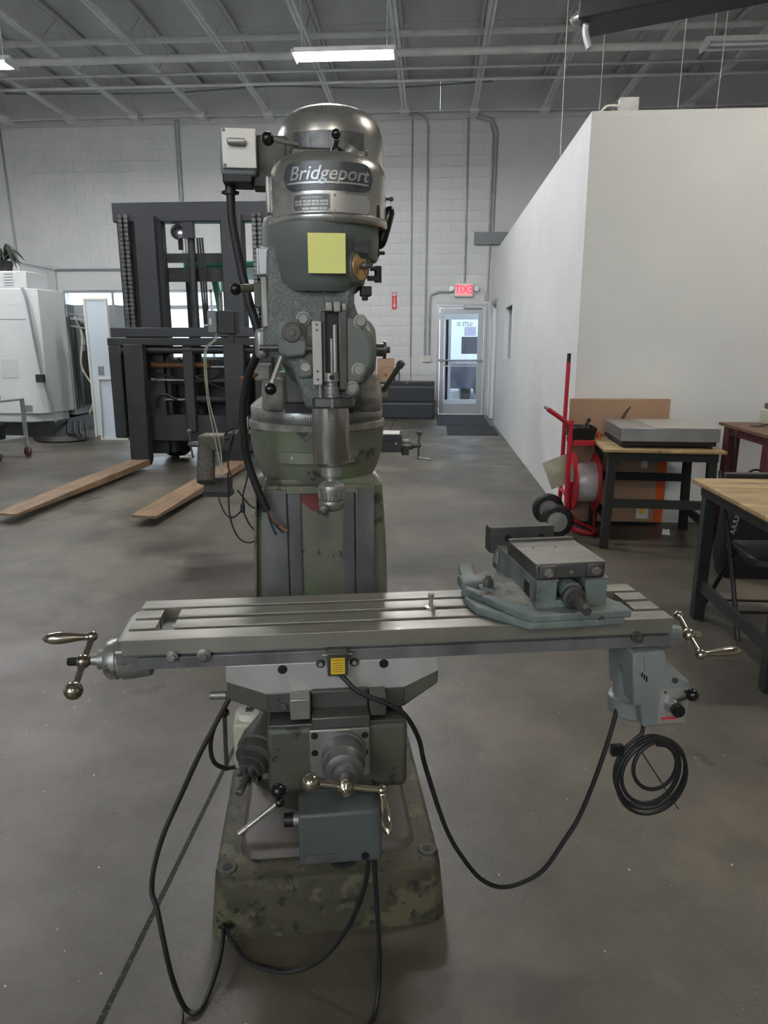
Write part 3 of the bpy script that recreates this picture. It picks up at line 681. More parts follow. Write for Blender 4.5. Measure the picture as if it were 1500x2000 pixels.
# motor
MX, MY_ = .043, .335
mo = P(MB().lathe((MX, MY_, 0), (0, 0, 1), [(1.80, .118), (1.86, .127), (1.935, .1275), (1.96, .125), (1.985, .116), (2.003, .099), (2.012, .08), (2.016, .06), (2.019, .058), (2.022, .05), (2.024, .02)], 64), 'motor', 'polished')
b = MB()
for i in range(14):
    a0 = -.75+1.35*i/14; a1 = -.75+1.35*(i+1)/14
    f = lambda a, z, r: (MX+r*sin(a), MY_-r*cos(a), z)
    b.loft([[f(a, 1.905, .126), f(a, 1.905, .1292), f(a, 1.945, .1288), f(a, 1.945, .126)] for a in (a0, a1)])
P(b, 'motor_plate', 'plate_dark', mo)
P(MB().box(-.05, .12, .17, .3, 1.872, 1.90), 'motor_mount', 'steel_dark', mo, bev=.006)
l3 = P(MB().cyl((-.035, .19, 1.908), (-.09, .17, 1.912), .0045), 'brake_lever', 'steel', mo)
P(MB().ball((-.099, .168, 1.913), .0145), 'lever_ball', 'bakelite', l3)
l4 = P(MB().lathe((.048, .12, 1.872), (0, 0, 1), [(0, .012), (.01, .013), (.02, .007), (.03, .006)], 14), 'tension_lever', 'bakelite', mo)
P(MB().ball((.048, .12, 1.914), .0105), 'lever_ball', 'bakelite', l4)
P(MB().lathe((.083, .13, 1.885), (.4, 0, .5), [(-.015, .019), (.0, .019), (.005, .016)], 20), 'pulley_cap', 'steel', mo)
# drum switch
sw = P(MB().box(-.212, -.128, .24, .33, 1.853, 1.955), 'switch_box', 'grey_box', bev=.012, seg=3)
P(MB().box(-.205, -.128, .232, .242, 1.866, 1.951), 'switch_plate', 'plate_light', sw, bev=.002)
P(MB().box(-.192, -.150, .214, .232, 1.913, 1.926), 'switch_lever', 'plate_light', sw, bev=.005, seg=3)
P(MB().box(-.130, -.06, .26, .34, 1.85, 1.945), 'switch_body', 'green_dark', sw, bev=.006)
P(MB().box(-.208, -.14, .245, .325, 1.838, 1.858).box(-.14, -.09, .26, .32, 1.832, 1.86), 'switch_base', 'cast_black', sw, bev=.004)
for x, z in ((-.199, 1.945), (-.199, 1.872)): P(MB().lathe((x, .2325, z), (0, -1, 0), [(0, .004), (.002, .0035)], 10), 'screw', 'steel_dark', sw)
P(MB().lathe((-.195, .285, 1.84), (0, 0, -1), [(0, .012), (.012, .012), (.012, .016), (.02, .016), (.02, .010), (.03, .010)], 14).cyl((-.215, .285, 1.824), (-.175, .285, 1.824), .004, n=6), 'cable_gland', 'black', sw)
cab = P(MB().tube([(-.195, .285, 1.815), (-.194, .284, 1.76), (-.178, .26, 1.665), (-.16, .24, 1.58), (-.140, .235, 1.50), (-.148, .25, 1.45), (-.172, .285, 1.40), (-.190, .31, 1.33), (-.194, .325, 1.26), (-.19, .34, 1.19), (-.172, .345, 1.12), (-.142, .345, 1.04)], lambda t: .0105, 10), 'power_cable', 'rubber')
for i, (dx, dz, m) in enumerate(((.028, -.03, 'rubber'), (.04, -.05, 'rubber'), (.02, -.055, 'rubber'), (.038, -.03, 'copper'), (.052, -.045, 'copper'))):
    P(MB().tube([(-.143, .343, 1.045), (-.14+dx*.4, .34, 1.02+dz*.3), (-.14+dx, .335, 1.03+dz)], .003, 6), 'loose_wire', m, cab)

# knee
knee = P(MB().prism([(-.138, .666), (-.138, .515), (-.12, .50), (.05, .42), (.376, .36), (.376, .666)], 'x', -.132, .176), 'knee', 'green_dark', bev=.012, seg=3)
P(MB().box(-.128, .172, -.132, .30, .664, .672), 'knee_top', 'steel_dark', knee, bev=.002)
P(MB().box(-.034, .092, -.150, .30, .668, .695).box(-.034, .092, -.105, .30, .69, .735), 'cross_way', 'steel_dark', knee, bev=.003)
P(MB().box(-.080, -.036, -.135, -.09, .684, .733), 'gib_block', 'steel', knee, bev=.003)
P(MB().box(.093, .130, -.135, -.09, .684, .733), 'gib_block', 'steel_dark', knee, bev=.003)
bb = P(MB().box(-.040, .091, -.155, -.13, .552, .669), 'bearing_bracket', 'steel', bev=.003)
for x, z in ((-.029, .656), (.080, .652), (-.029, .615), (.08, .61)):
    P(MB().lathe((x, -.1555, z), (0, -1, 0), [(0, .0075), (.0012, .0075)], 14), 'screw_hole', 'black', bb)
dl = P(MB().lathe((.031, -.152, .612), (0, -1, 0), [(0, .052), (.008, .052), (.009, .046), (.05, .046), (.052, .044), (.056, .043), (.075, .040), (.078, .034), (.079, .027), (.09, .025), (.091, .014), (.115, .013)], 40), 'crossfeed_dial', 'steel_ways', bb)
P(MB().lathe((.031, -.245, .612), (0, -1, 0), [(0, .013), (.02, .015), (.03, .018), (.045, .016), (.05, .010), (.052, .007), (.06, .006)], 18), 'crank_hub', 'chrome', bb)
cr = P(MB().cyl((.031, -.277, .612), (-.036, -.278, .626), .0072).ball((-.038, -.278, .627), .0195).cyl((.031, -.277, .612), (.103, -.276, .598), .0068).ball((.105, -.276, .598), .0115), 'crossfeed_crank', 'chrome', bb)
handle_grip(bq := MB(), (.105, -.283, .594), (.03, -1, -.28), .095, .0135); P(bq, 'crank_grip', 'chrome', bb)
# knee power feed box
gb = P(MB().prism([(-.245, .405), (-.245, .528), (-.165, .530), (-.165, .40)], 'x', -.066, .108), 'knee_power_feed', 'grey_feed', bev=.007, seg=3)
P(MB().box(-.055, .10, -.17, -.13, .42, .53), 'feed_adaptor', 'grey_feed', gb, bev=.004)
P(MB().box(-.055, .012, -.2465, -.244, .412, .431), 'feed_label', 'plate_dark', gb)
P(MB().lathe((.072, -.246, .421), (0, -1, 0), [(0, .0085), (.003, .0085)], 14), 'feed_plug', 'black', gb)
P(MB().lathe((.025, -.205, .402), (0, 0, -1), [(0, .04), (.012, .036)], 24), 'feed_boss', 'black_matte', gb)
P(MB().cyl((-.066, -.20, .487), (-.092, -.20, .487), .0135), 'feed_knob_stem', 'steel', gb)
P(MB().cyl((-.078, -.20, .487), (-.098, -.20, .487), .0145), 'feed_knob', 'black', gb)
P(MB().cyl((-.066, -.19, .50), (-.105, -.225, .545), .003, n=8), 'feed_lever', 'steel_dark', gb)
P(MB().ball((-.106, -.228, .578), .0155).ball((-.104, -.23, .552), .0105), 'lever_ball', 'bakelite', gb)
P(MB().cyl((-.107, -.23, .552), (-.188, -.255, .502), .0055), 'elevating_handle', 'polished', gb)
# knee elevating crank stub
zc = Vector((-.145, -.07, .60)); zd = Vector((-.30, -.92, -.26)).normalized()
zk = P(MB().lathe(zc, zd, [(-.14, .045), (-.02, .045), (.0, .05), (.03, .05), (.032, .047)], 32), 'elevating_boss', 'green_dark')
P(MB().lathe(zc+zd*.032, zd, [(0, .045), (.022, .045), (.024, .04), (.026, .031), (.042, .030), (.043, .024), (.058, .023), (.06, .016), (.065, .0085), (.115, .0085), (.117, .006)], 32), 'elevating_dial', 'steel_dark', zk)
for i in range(6):
    a = 2*pi*i/6; u = zd.orthogonal().normalized(); w = zd.cross(u); c = zc+zd*.095+(u*cos(a)+w*sin(a))*.016
    P(MB().cyl(c, c+zd*.012, .005, n=8), 'clutch_tooth', 'steel_dark', zk)
# one-shot oiler
lu = P(MB().box(-.214, -.147, -.055, .02, .52, .637), 'oil_reservoir', 'lube', bev=.008, seg=3)
P(MB().lathe((-.178, -.02, .637), (0, 0, 1), [(0, .028), (.014, .029), (.016, .027)], 24), 'reservoir_cap', 'white_plastic', lu)
P(MB().box(-.186, -.170, -.03, -.01, .652, .6545), 'cap_mark', 'plate_dark', lu)
pr = P(MB().cyl((-.240, .0, .487), (-.238, .0, .63), .0052), 'pump_rod', 'steel_dark', lu)
P(MB().ball((-.238, .0, .638), .0115), 'pump_knob', 'bakelite', pr)

# saddle
sa = P(MB().prism([(-.217, .799), (.250, .799), (.252, .765), (.175, .728), (-.133, .727), (-.219, .761)], 'y', -.093, .13), 'saddle', 'bright_steel', bev=.002)
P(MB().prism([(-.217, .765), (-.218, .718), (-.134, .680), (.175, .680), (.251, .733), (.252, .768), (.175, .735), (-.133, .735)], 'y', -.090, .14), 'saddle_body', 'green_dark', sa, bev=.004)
P(MB().box(-.132, .174, -.094, -.08, .682, .729), 'saddle_lip', 'steel_dark', sa, bev=.002)
for x, z in ((-.095, .785), (.128, .788)): P(MB().lathe((x, -.0928, z), (0, -1, 0), [(0, .0105), (.0012, .0105)], 18), 'counterbore', 'black', sa)
for x, z in ((-.105, .713), (-.04, .716), (.06, .717)): P(MB().lathe((x, -.094, z), (0, -1, 0), [(0, .0022), (.0008, .0022)], 8), 'pin_hole', 'black', sa)
P(MB().lathe((-.096, -.092, .696), (0, -1, 0), [(0, .009), (.006, .009), (.008, .007)], 12), 'gib_screw', 'steel_dark', sa)
P(MB().cyl((-.232, .0, .683), (-.268, .0, .684), .0105), 'saddle_lock', 'steel', sa)
# limit switch
ls = P(MB().box(.003, .047, -.125, -.093, .778, .833), 'limit_switch', 'steel_dark', bev=.003)
P(MB().box(.0005, .0495, -.1, -.085, .826, .836), 'switch_hood', 'steel_dark', ls)
P(MB().box(.010, .040, -.1262, -.1245, .784, .821), 'warning_label', 'yellow', ls)
text('lettering', 'WARNING', .0055, lambda x, y, z: (.025+x, -.1268, .816+y), 'black', ls)
for k in range(5): P(MB().box(.013, .037, -.1267, -.126, .789+.005*k, .7902+.005*k), 'fine_print', 'rust', ls)
for sx in (-.012, .062):
    P(MB().lathe((sx, -.093, .797), (0, -1, 0), [(0, .010), (.006, .010), (.01, .007)], 16), 'mount_boss', 'steel_dark', ls)
    P(MB().lathe((sx, -.103, .797), (0, -1, 0), [(0, .0045), (.001, .0045)], 10), 'socket', 'plate_light', ls)
P(MB().cyl((-.008, -.11, .822), (.058, -.11, .822), .0032), 'plunger', 'steel', ls)

# table
TX0, TX1, TY0, TY1 = -.43, .792, -.098, .144
rows = [(-.098, -.049), (-.033, .0145), (.0305, .078), (.094, .144)]
pk = [(-.372, -.334), (.690, .728)]
b = MB()
for i, (y0, y1) in enumerate(rows):
    zb_ = .834 if i == 0 else .826
    if i in (0, 3): b.box(TX0, TX1, y0, y1, zb_, .87)
    else:
        xs = [TX0, pk[0][0], pk[0][1], pk[1][0], pk[1][1], TX1]
        for k in (0, 2, 4): b.box(xs[k], xs[k+1], y0, y1, zb_, .87)
tbl = P(b, 'table', 'steel_top', bev=.0012)
P(MB().box(TX0, TX1, -.086, .135, .812, .842).box(TX0+.03, TX1, -.097, -.08, .80, .827).box(TX0, TX1, .12, .144, .80, .84).box(TX0+.02, TX1-.01, -.09, .13, .80, .815), 'table_body', 'steel_ways', tbl, bev=.001)
b = MB()
for (a, c) in pk: b.box(a, c, -.058, -.046, .826, .8698).box(a, c, .09, .104, .826, .8698)
for x, big in ((-.326, 0), (-.26, 1)):
    P(MB().lathe((x, -.096, .829), (0, -1, 0), [(0, .0125+.003*big), (.006, .0125+.003*big), (.008, .010)], 20).hexb((x, -.104, .829), (x, -.112, .829), .0075), 'stop_bolt', 'steel', tbl)
P(MB().cyl((.706, -.094, .829), (.706, -.108, .829), .013).hexb((.706, -.108, .829), (.706, -.122, .827), .008), 'stop_bolt', 'steel_dark', tbl)
P(MB().lathe((-.345, .045, .8415), (0, 0, 1), [(0, .007), (.0012, .007)], 14), 'pocket_plug', 'plate_light', tbl)
P(MB().cyl((.55, -.0968, .8285), (.55, -.099, .8285), .0025, n=8), 'oil_nipple', 'steel', tbl)
# end brackets and cranks
eb = P(MB().prism([(-.07, .80), (-.08, .835), (-.06, .852), (.08, .856), (.135, .845), (.14, .81)], 'x', -.452, -.43), 'end_bracket', 'steel', bev=.004)
P(MB().lathe((-.43, -.01, .79), (-1, 0, 0), [(-.04, .04), (0, .046), (.02, .047), (.022, .043), (.03, .043), (.032, .046), (.05, .045), (.058, .038), (.06, .022), (.075, .022), (.076, .014), (.09, .012)], 36), 'end_dial', 'steel', eb)
P(MB().cyl((-.515, -.012, .789), (-.565, -.012, .789), .0095).hexb((-.55, -.012, .789), (-.572, -.012, .789), .0105), 'crank_nut', 'black', eb)
P(MB().ball((-.538, -.014, .789), .0165).cyl((-.538, -.014, .789), (-.541, -.074, .757), .0072).ball((-.542, -.082, .753), .0205).cyl((-.538, -.014, .789), (-.532, .040, .822), .0068).ball((-.532, .044, .824), .0125), 'table_crank', 'chrome', eb)
handle_grip(bq := MB(), (-.536, .043, .824), (-1, -.03, .0), .105, .0145); P(bq, 'crank_grip', 'chrome', eb)
er = P(MB().lathe((.78, .0, .79), (1, 0, 0), [(0, .044), (.03, .044), (.032, .04), (.05, .038), (.052, .022), (.085, .018)], 32), 'end_bracket', 'blue_feed')
P(MB().ball((.888, -.005, .785), .0165).cyl((.888, -.005, .785), (.888, .045, .812), .0068).ball((.888, .05, .814), .012).cyl((.888, -.005, .785), (.888, -.06, .762), .0068).ball((.888, -.064, .760), .0135).hexb((.895, -.005, .785), (.918, -.005, .785), .009), 'table_crank', 'chrome', er)
handle_grip(bq := MB(), (.892, -.064, .760), (1, .06, 0), .105, .0145); P(bq, 'crank_grip', 'chrome', er)
# table power feed hanging under the end
xf = P(MB().prism([(.695, .795), (.77, .797), (.785, .745), (.838, .720), (.842, .612), (.735, .604), (.725, .66), (.708, .66)], 'y', -.115, .03), 'table_power_feed', 'blue_feed', bev=.007, seg=3)
P(MB().lathe((.742, -.03, 0), (0, 0, 1), [(.602, .05), (.606, .054), (.645, .054), (.650, .045), (.70, .044), (.79, .03)], 32), 'feed_motor', 'blue_feed', xf)
P(MB().box(.768, .838, -.1175, -.114, .614, .703), 'control_plate', 'plate_light', xf, bev=.001)
P(MB().lathe((.797, -.117, .664), (0, -1, 0), [(0, .019), (.004, .019), (.016, .014), (.018, .014)], 24), 'knob_collar', 'alum', xf)
P(MB().lathe((.799, -.134, .662), (0, -1, 0), [(0, .0145), (.014, .0155), (.017, .014)], 24), 'speed_knob', 'black', xf)
P(MB().cyl((.805, -.12, .672), (.818, -.15, .70), .0042), 'direction_lever', 'steel_dark', xf)
P(MB().ball((.821, -.158, .708), .0145), 'lever_ball', 'bakelite', xf)
P(MB().lathe((.800, -.116, .724), (0, -1, 0), [(0, .007), (.003, .007), (.003, .004), (.006, .004)], 12), 'socket_screw', 'steel_dark', xf)
P(MB().box(.775, .815, -.1182, -.117, .626, .632), 'red_mark', 'sign_red', xf)
for x in (.779, .827): P(MB().box(x-.002, x+.002, -.1182, -.117, .692, .698), 'arrow_mark', 'black', xf)
for k in range(4): P(MB().box(.712+.006*k, .715+.006*k, -.117, -.114, .742-.006*k, .752-.005*k), 'vent_slot', 'black', xf)
P(MB().prism([(.70, .792), (.718, .792), (.726, .752), (.712, .742), (.704, .75)], 'y', -.118, -.113), 'nose_web', 'blue_feed', xf, bev=.002)
# cords of the machine
P(MB().tube([(.03, -.112, .778), (.045, -.125, .765), (.072, -.135, .742), (.137, -.14, .712), (.172, -.14, .683), (.203, -.13, .618), (.221, -.12, .539), (.272, -.12, .374), (.322, -.12, .279), (.365, -.12, .225), (.411, -.12, .203), (.460, -.12, .211), (.511, -.12, .241), (.560, -.11, .305), (.604, -.10, .375), (.650, -.09, .505), (.690, -.06, .605), (.70, -.04, .625)], .0055, 8), 'limit_switch_cord', 'rubber')
pts = [(.762, -.04, .605), (.757, -.07, .59), (.748, -.085, .572)]
loops = [(.086, .100, .774, .470), (.078, .092, .768, .476), (.090, .103, .776, .466), (.083, .096, .770, .472), (.052, .060, .766, .510)]
for li, (rx, rz_, cx, cz) in enumerate(loops):
    for k in range(14):
        a = pi/2+.5 + k*2*pi/14; q = k/14; nx = loops[min(li+1, len(loops)-1)]
        R_ = [rx*(1-q)+nx[0]*q, rz_*(1-q)+nx[1]*q, cx*(1-q)+nx[2]*q, cz*(1-q)+nx[3]*q]
        pts.append((R_[2]+R_[0]*cos(a), -.085-.010*li-.006*q, R_[3]+R_[1]*sin(a)))
co = P(MB().tube(pts, .0048, 7, res=3), 'coiled_cord', 'rubber')
P(MB().cyl((.722, -.11, .565), (.838, -.125, .388), .0016, n=6), 'cable_tie', 'black', co)
P(MB().box(.672, .70, -.10, -.085, .525, .55), 'cable_tie', 'black', co)
P(MB().tube([(-.215, -.02, .70), (-.235, -.03, .665), (-.258, -.035, .62), (-.268, -.04, .575), (-.262, -.04, .535), (-.24, -.03, .512), (-.21, -.02, .508)], .0052, 8), 'oiler_hose', 'rubber')
P(MB().tube([(-.212, -.03, .705), (-.242, -.045, .655), (-.29, -.06, .57), (-.331, -.07, .485), (-.375, -.09, .395), (-.398, -.11, .325), (-.398, -.15, .29), (-.385, -.17, .265), (-.372, -.19, .20), (-.361, -.2, .13), (-.348, -.2, .06), (-.33, -.2, .012), (-.305, -.2, .007), (-.288, -.16, .012), (-.272, -.10, .03), (-.268, -.05, .04), (-.268, -.010, .052)], .0058, 8), 'feed_cord', 'rubber')
P(MB().tube([(-.266, -.010, .052), (-.249, -.03, .03), (-.235, -.045, .018), (-.21, -.075, .009), (-.17, -.10, .010), (-.112, -.13, .022), (-.06, -.145, .045), (-.011, -.16, .092), (.03, -.175, .165), (.059, -.187, .24), (.078, -.195, .32), (.084, -.2, .402)], .0055, 8), 'feed_cord', 'rubber')
P(MB().tube([(.096, -.2, .402), (.097, -.2, .34), (.103, -.2, .22), (.106, -.205, .12), (.103, -.22, .045), (.09, -.25, .008), (.065, -.29, .006), (.04, -.34, .006)], .0055, 8), 'feed_cord', 'rubber')
P(MB().tube([(-.34, -.2, .02), (-.338, -.215, .006), (-.34, -.25, .004)], .003, 6), 'cord_tie', 'black')

# ------------------------------------------------------------------ things on the machine
def on_mill(x, y, z): 
    a = radians(MR); return (MO[0]+x*cos(a)-y*sin(a), MO[1]+x*sin(a)+y*cos(a), z)
sn = MB(); n = 8
for i in range(n):
    pass
secs = []
for i in range(n+1):
    u = -.04+.08*i/n
    secs.append([(u, -.0012+.9*u*u*.0, .0405), (u, -.0002, .0405), (u, -.0002, -.0405), (u, -.0012, -.0405)])
o = sn.loft(secs).build('sticky_note', 'sticky')
o.location = on_mill(.022, .0605, 1.666); o.rotation_euler = (radians(3.0), 0, radians(MR))
tag(o, 'square yellow sticky note on the head below the badge', 'sticky note')
t = thing('clamp_stud', 'short threaded T-slot stud with nut standing on the table', 't-bolt', on_mill(.252, .0225, .87), MR)
MB().lathe((0, 0, 0), (0, 0, 1), [(0, .014), (.004, .0135), (.005, .009)], 16).build('washer', 'polished', t)
MB().cyl((0, 0, .004), (0, 0, .03), .0048, n=12).build('stud', 'steel', t); MB().hexb((0, 0, .026), (0, 0, .036), .0085).build('nut', 'polished', t)

vt = thing('machine_vise', 'pale blue-green swivel vise with steel jaws on the table', 'vise', on_mill(.54, .02, .87), MR+2.5)
V = lambda b, n, m, p=None, **k: b.build(n, m, p or vt, **k)
sb = V(MB().prism([(-.105, -.155), (.115, -.155), (.13, -.11), (.13, .17), (.06, .21), (-.10, .21), (-.16, .16), (-.20, .075), (-.185, .062), (-.16, .060), (-.155, .045), (-.17, .032), (-.205, .03), (-.195, -.045), (-.15, -.10)], 'z', .0, .02), 'swivel_base', 'vise_paint', bev=.006, seg=3)
V(MB().lathe((-.01, .03, 0), (0, 0, 1), [(.018, .155), (.03, .148), (.045, .12), (.048, .118)], 40), 'swivel_ring', 'dusty', sb)
V(MB().prism([(-.10, -.155), (.13, -.155), (.13, -.10), (.12, -.09), (.10, .0), (-.075, .0), (-.09, -.09), (-.16, .02), (-.19, .06), (-.20, .04), (-.12, -.13)], 'z', .018, .036), 'body_flange', 'vise_paint', sb, bev=.004)
V(MB().box(-.20, -.15, .06, .115, .02, .045).prism([(-.19, .10), (-.15, .12), (-.13, .22), (-.17, .22)], 'z', .02, .04), 'rear_lug', 'vise_paint', sb, bev=.005)
vb = V(MB().box(-.078, -.030, -.115, .215, .03, .098).box(.036, .088, -.115, .215, .03, .098).box(-.05, .06, -.06, .215, .03, .085).box(-.05, .06, -.115, -.04, .03, .052), 'vise_body', 'vise_paint', bev=.004)
V(MB().box(-.080, -.028, -.117, .215, .0975, .1005).box(.034, .090, -.117, .215, .0975, .1005), 'slide_way', 'steel', vb)
V(MB().cyl((.004, -.118, .072), (.004, -.02, .072), .023), 'screw_nut', 'vise_paint', vb)
V(MB().lathe((.004, -.118, .062), (0, -1, 0), [(0, .026), (.012, .026), (.014, .019), (.02, .018)], 24), 'screw_collar', 'steel_dark', vb)
V(MB().cyl((.004, -.13, .062), (.004, -.16, .060), .0125).hexb((.004, -.155, .060), (.004, -.20, .056), .0125), 'vise_screw', 'steel_dark', vb)
mj = V(MB().box(-.078, .084, -.105, .08, .1, .134), 'moving_jaw', 'steel_dark', bev=.003)
V(MB().box(-.0785, .0845, -.1045, .08, .1335, .1355), 'jaw_top', 'steel_top', mj)
V(MB().box(-.079, .085, .078, .092, .1, .141), 'jaw_plate', 'steel_dark', mj, bev=.001)
for x in (-.052, .058):
    V(MB().box(x-.019, x+.019, -.112, -.104, .103, .132), 'clamp_pad', 'steel_dark', mj, bev=.002)
    V(MB().hexb((x, -.111, .117), (x, -.122, .117), .0105), 'hex_bolt', 'polished', mj)
V(MB().lathe((.004, -.1055, .114), (0, -1, 0), [(0, .005), (.003, .004)], 10), 'grease_nipple', 'steel', mj)
for x in (-.04, .015): V(MB().lathe((x, .02, .135), (0, 0, 1), [(0, .0035), (.001, .0035)], 10), 'top_hole', 'black', mj)
fj = V(MB().box(-.094, .073, .185, .235, .075, .142), 'fixed_jaw', 'steel_dark', bev=.003)
V(MB().box(-.096, .075, .178, .187, .09, .146), 'jaw_plate', 'steel_dark', fj, bev=.001)
for x in (-.05, .04): V(MB().lathe((x, .178, .117), (0, -1, 0), [(0, .009), (.0012, .009)], 16), 'bolt_recess', 'black', fj)
V(MB().hexb((-.145, .03, .04), (-.145, .03, .062), .014).cyl((-.145, .03, .06), (-.145, .03, .07), .007).lathe((-.145, .03, .036), (0, 0, 1), [(0, .018), (.005, .018)], 16), 'swivel_bolt', 'steel_dark', sb)
V(MB().prism([(-.13, -.005), (-.165, .02), (-.165, .05), (-.13, .06), (-.085, .03), (-.085, -.01)], 'z', .03, .042), 'bolt_lug', 'vise_paint', sb, bev=.005)
V(MB().box(-.080, -.076, .17, .20, .05, .085), 'vise_plate', 'plate_light', vb)
V(MB().box(-.0795, -.0775, -.07, -.035, .045, .078), 'cast_pocket', 'black', vb, bev=.0009)

# ------------------------------------------------------------------ second milling machine behind
m2 = thing('milling_machine', 'second older milling machine standing behind the front one with a speckled feed motor', 'milling machine', (-.8, 4.85, 0), 1.0)
A = lambda b, n, m, p=None, **k: b.build(n, m, p or m2, **k)
A(MB().loft([rrect(-.28, .28, .15, 1.05, .05, 0), rrect(-.26, .26, .17, 1.03, .05, .14), rrect(-.2, .2, .4, .95, .04, .18)]), 'base', 'green_dark')
A(MB().loft([rrect(-.18, .18, .45, .9, .03, .17), rrect(-.15, .15, .48, .85, .03, 1.1)]), 'column', 'green_dark')
A(MB().prism([(-.12, .70), (-.12, .5), (.47, .4), (.47, .70)], 'x', -.14, .14), 'knee', 'green_dark', bev=.01)
A(MB().box(-.2, .2, -.1, .14, .70, .775), 'saddle', 'steel_dark', bev=.004)
b = MB(); b.box(-.60, .60, -.12, .12, .765, .845)
for y0, y1 in ((-.12, -.07), (-.055, -.005), (.01, .055), (.07, .12)): b.box(-.60, .60, y0, y1, .845, .885)
tb2 = A(b, 'table', 'cast_black', bev=.002)
A(MB().box(.47, .585, -.1, .1, .8852, .8872), 'swarf_patch', 'plate_light', tb2)
A(MB().lathe((.565, -.122, .825), (0, -1, 0), [(0, .01), (.004, .008)], 12), 'stop_bolt', 'polished', tb2)
e2 = A(MB().lathe((.60, -.03, .80), (1, 0, 0), [(0, .045), (.05, .045), (.052, .03), (.07, .028), (.08, .018), (.11, .014)], 20), 'end_bracket', 'steel_dark')
A(MB().box(.60, .65, -.08, .02, .74, .79), 'bracket_foot', 'cast_black', e2)
c2 = A(MB().ball((.715, -.03, .80), .017).cyl((.715, -.03, .80), (.72, -.03, .88), .008).ball((.72, -.03, .888), .017).cyl((.715, -.03, .80), (.715, -.03, .72), .007).ball((.715, -.03, .716), .012), 'table_crank', 'steel_dark')
A(MB().cyl((.715, -.035, .716), (.80, -.06, .708), .0085), 'crank_grip', 'steel', c2)
f2 = A(MB().box(-.79, -.60, -.10, .06, .76, .87), 'feed_gearbox', 'speckled', bev=.02, seg=3)
A(MB().lathe((-.745, -.05, .79), (.06, -.5, -1), [(0, .055), (.02, .06), (.25, .062), (.26, .058)], 24), 'feed_motor', 'speckled', f2)
A(MB().lathe((-.731, -.166, .558), (.06, -.5, -1), [(-.002, .052), (.006, .050)], 24), 'motor_cap', 'black', f2)
A(MB().box(-.80, -.62, .0, .12, .45, .56), 'speed_box', 'speckled', f2, bev=.008); A(MB().box(-.805, -.615, -.005, .125, .42, .455), 'speed_box_lid', 'black', f2)
A(MB().cyl((-.79, -.04, .80), (-.85, -.04, .80), .02).ball((-.86, -.04, .80), .018).cyl((-.86, -.04, .80), (-.862, -.04, .88), .008).ball((-.862, -.04, .888), .018).cyl((-.86, -.04, .80), (-.85, -.04, .72), .007).ball((-.85, -.04, .715), .012), 'table_crank', 'steel_dark', f2)
A(MB().cyl((-.85, -.05, .715), (-.93, -.07, .715), .009), 'crank_grip', 'plate_light', f2)
A(MB().tube([(-.46, -.02, .885), (-.458, -.03, .93), (-.455, -.03, .99)], lambda t: .008*(1-.5*t), 6), 'brush_handle', 'plate_light', tb2)
for k, pts in enumerate(([(-.60, -.1, .86), (-.57, -.14, .9), (-.53, -.12, .915), (-.56, -.15, .8), (-.575, -.15, .68), (-.56, -.15, .60)],
        [(-.50, -.13, .89), (-.46, -.14, .93), (-.43, -.14, .90), (-.45, -.16, .78), (-.44, -.16, .62), (-.475, -.17, .48), (-.48, -.17, .40)],
        [(-.69, -.02, .42), (-.65, -.06, .34), (-.60, -.1, .30), (-.55, -.12, .31), (-.50, -.13, .36), (-.48, -.15, .42)],
        [(-.58, -.14, .62), (-.585, -.14, .45), (-.58, -.14, .30), (-.53, -.15, .17), (-.45, -.15, .13), (-.38, -.12, .17), (-.32, 0, .22)],
        [(-.48, -.17, .36), (-.44, -.16, .26), (-.38, -.14, .20), (-.32, -.05, .21)],
        [(-.52, -.14, .5), (-.44, -.15, .40), (-.39, -.14, .38), (-.34, -.12, .45), (-.33, 0, .55)])):
    A(MB().tube(pts, .006, 6), 'hanging_cord', 'rubber', tb2)
A(MB().box(-.497, -.468, -.185, -.155, .35, .41), 'cord_plug', 'black', tb2, bev=.006)
A(MB().lathe((*(0, .68), 0), (0, 0, 1), [(1.08, .17), (1.25, .2), (1.3, .2), (1.36, .13)], 32), 'turret', 'green_dark')
A(MB().box(-.09, .09, .0, 1.1, 1.36, 1.5), 'ram', 'green_dark', bev=.01)
h2 = A(MB().lathe((-.27, .3, 0), (0, 0, 1), [(1.38, .06), (1.42, .105), (1.75, .11), (1.8, .118), (2.0, .118), (2.02, .11), (2.05, .105), (2.26, .105), (2.31, .09), (2.33, .03)], 32), 'head', 'blue_feed')
A(MB().box(-.3, .05, .2, .4, 1.4, 1.62), 'head_adaptor', 'green_dark', h2, bev=.01)
bx = A(MB().box(-.70, -.64, -.02, .10, 1.55, 1.69), 'pendant_box', 'grey_box', bev=.004)
A(MB().box(-.64, -.52, -.0, .12, 1.54, 1.69), 'pendant_back', 'cast_black', bx, bev=.006)
A(MB().box(-.56, -.2, .04, .08, 1.47, 1.51).box(-.58, -.54, .03, .09, 1.47, 1.6), 'pendant_arm', 'cast_black', bx)
A(MB().box(-.688, -.672, -.022, -.02, 1.60, 1.64), 'pendant_label', 'label_white', bx)
A(MB().cyl((-.70, .04, 1.595), (-.735, .04, 1.597), .008), 'pendant_knob', 'alum', bx)
for dx in (0, .012): A(MB().tube([(-.665+dx, .03, 1.55), (-.668+dx, .0, 1.50), (-.715+dx, -.06, 1.44), (-.72+dx, -.08, 1.30), (-.705+dx, -.10, 1.1), (-.675+dx*2, -.12, .92), (-.65+dx*2, -.13, .78), (-.62, -.14, .6)], .0045, 6), 'pendant_cord', 'lube', bx)

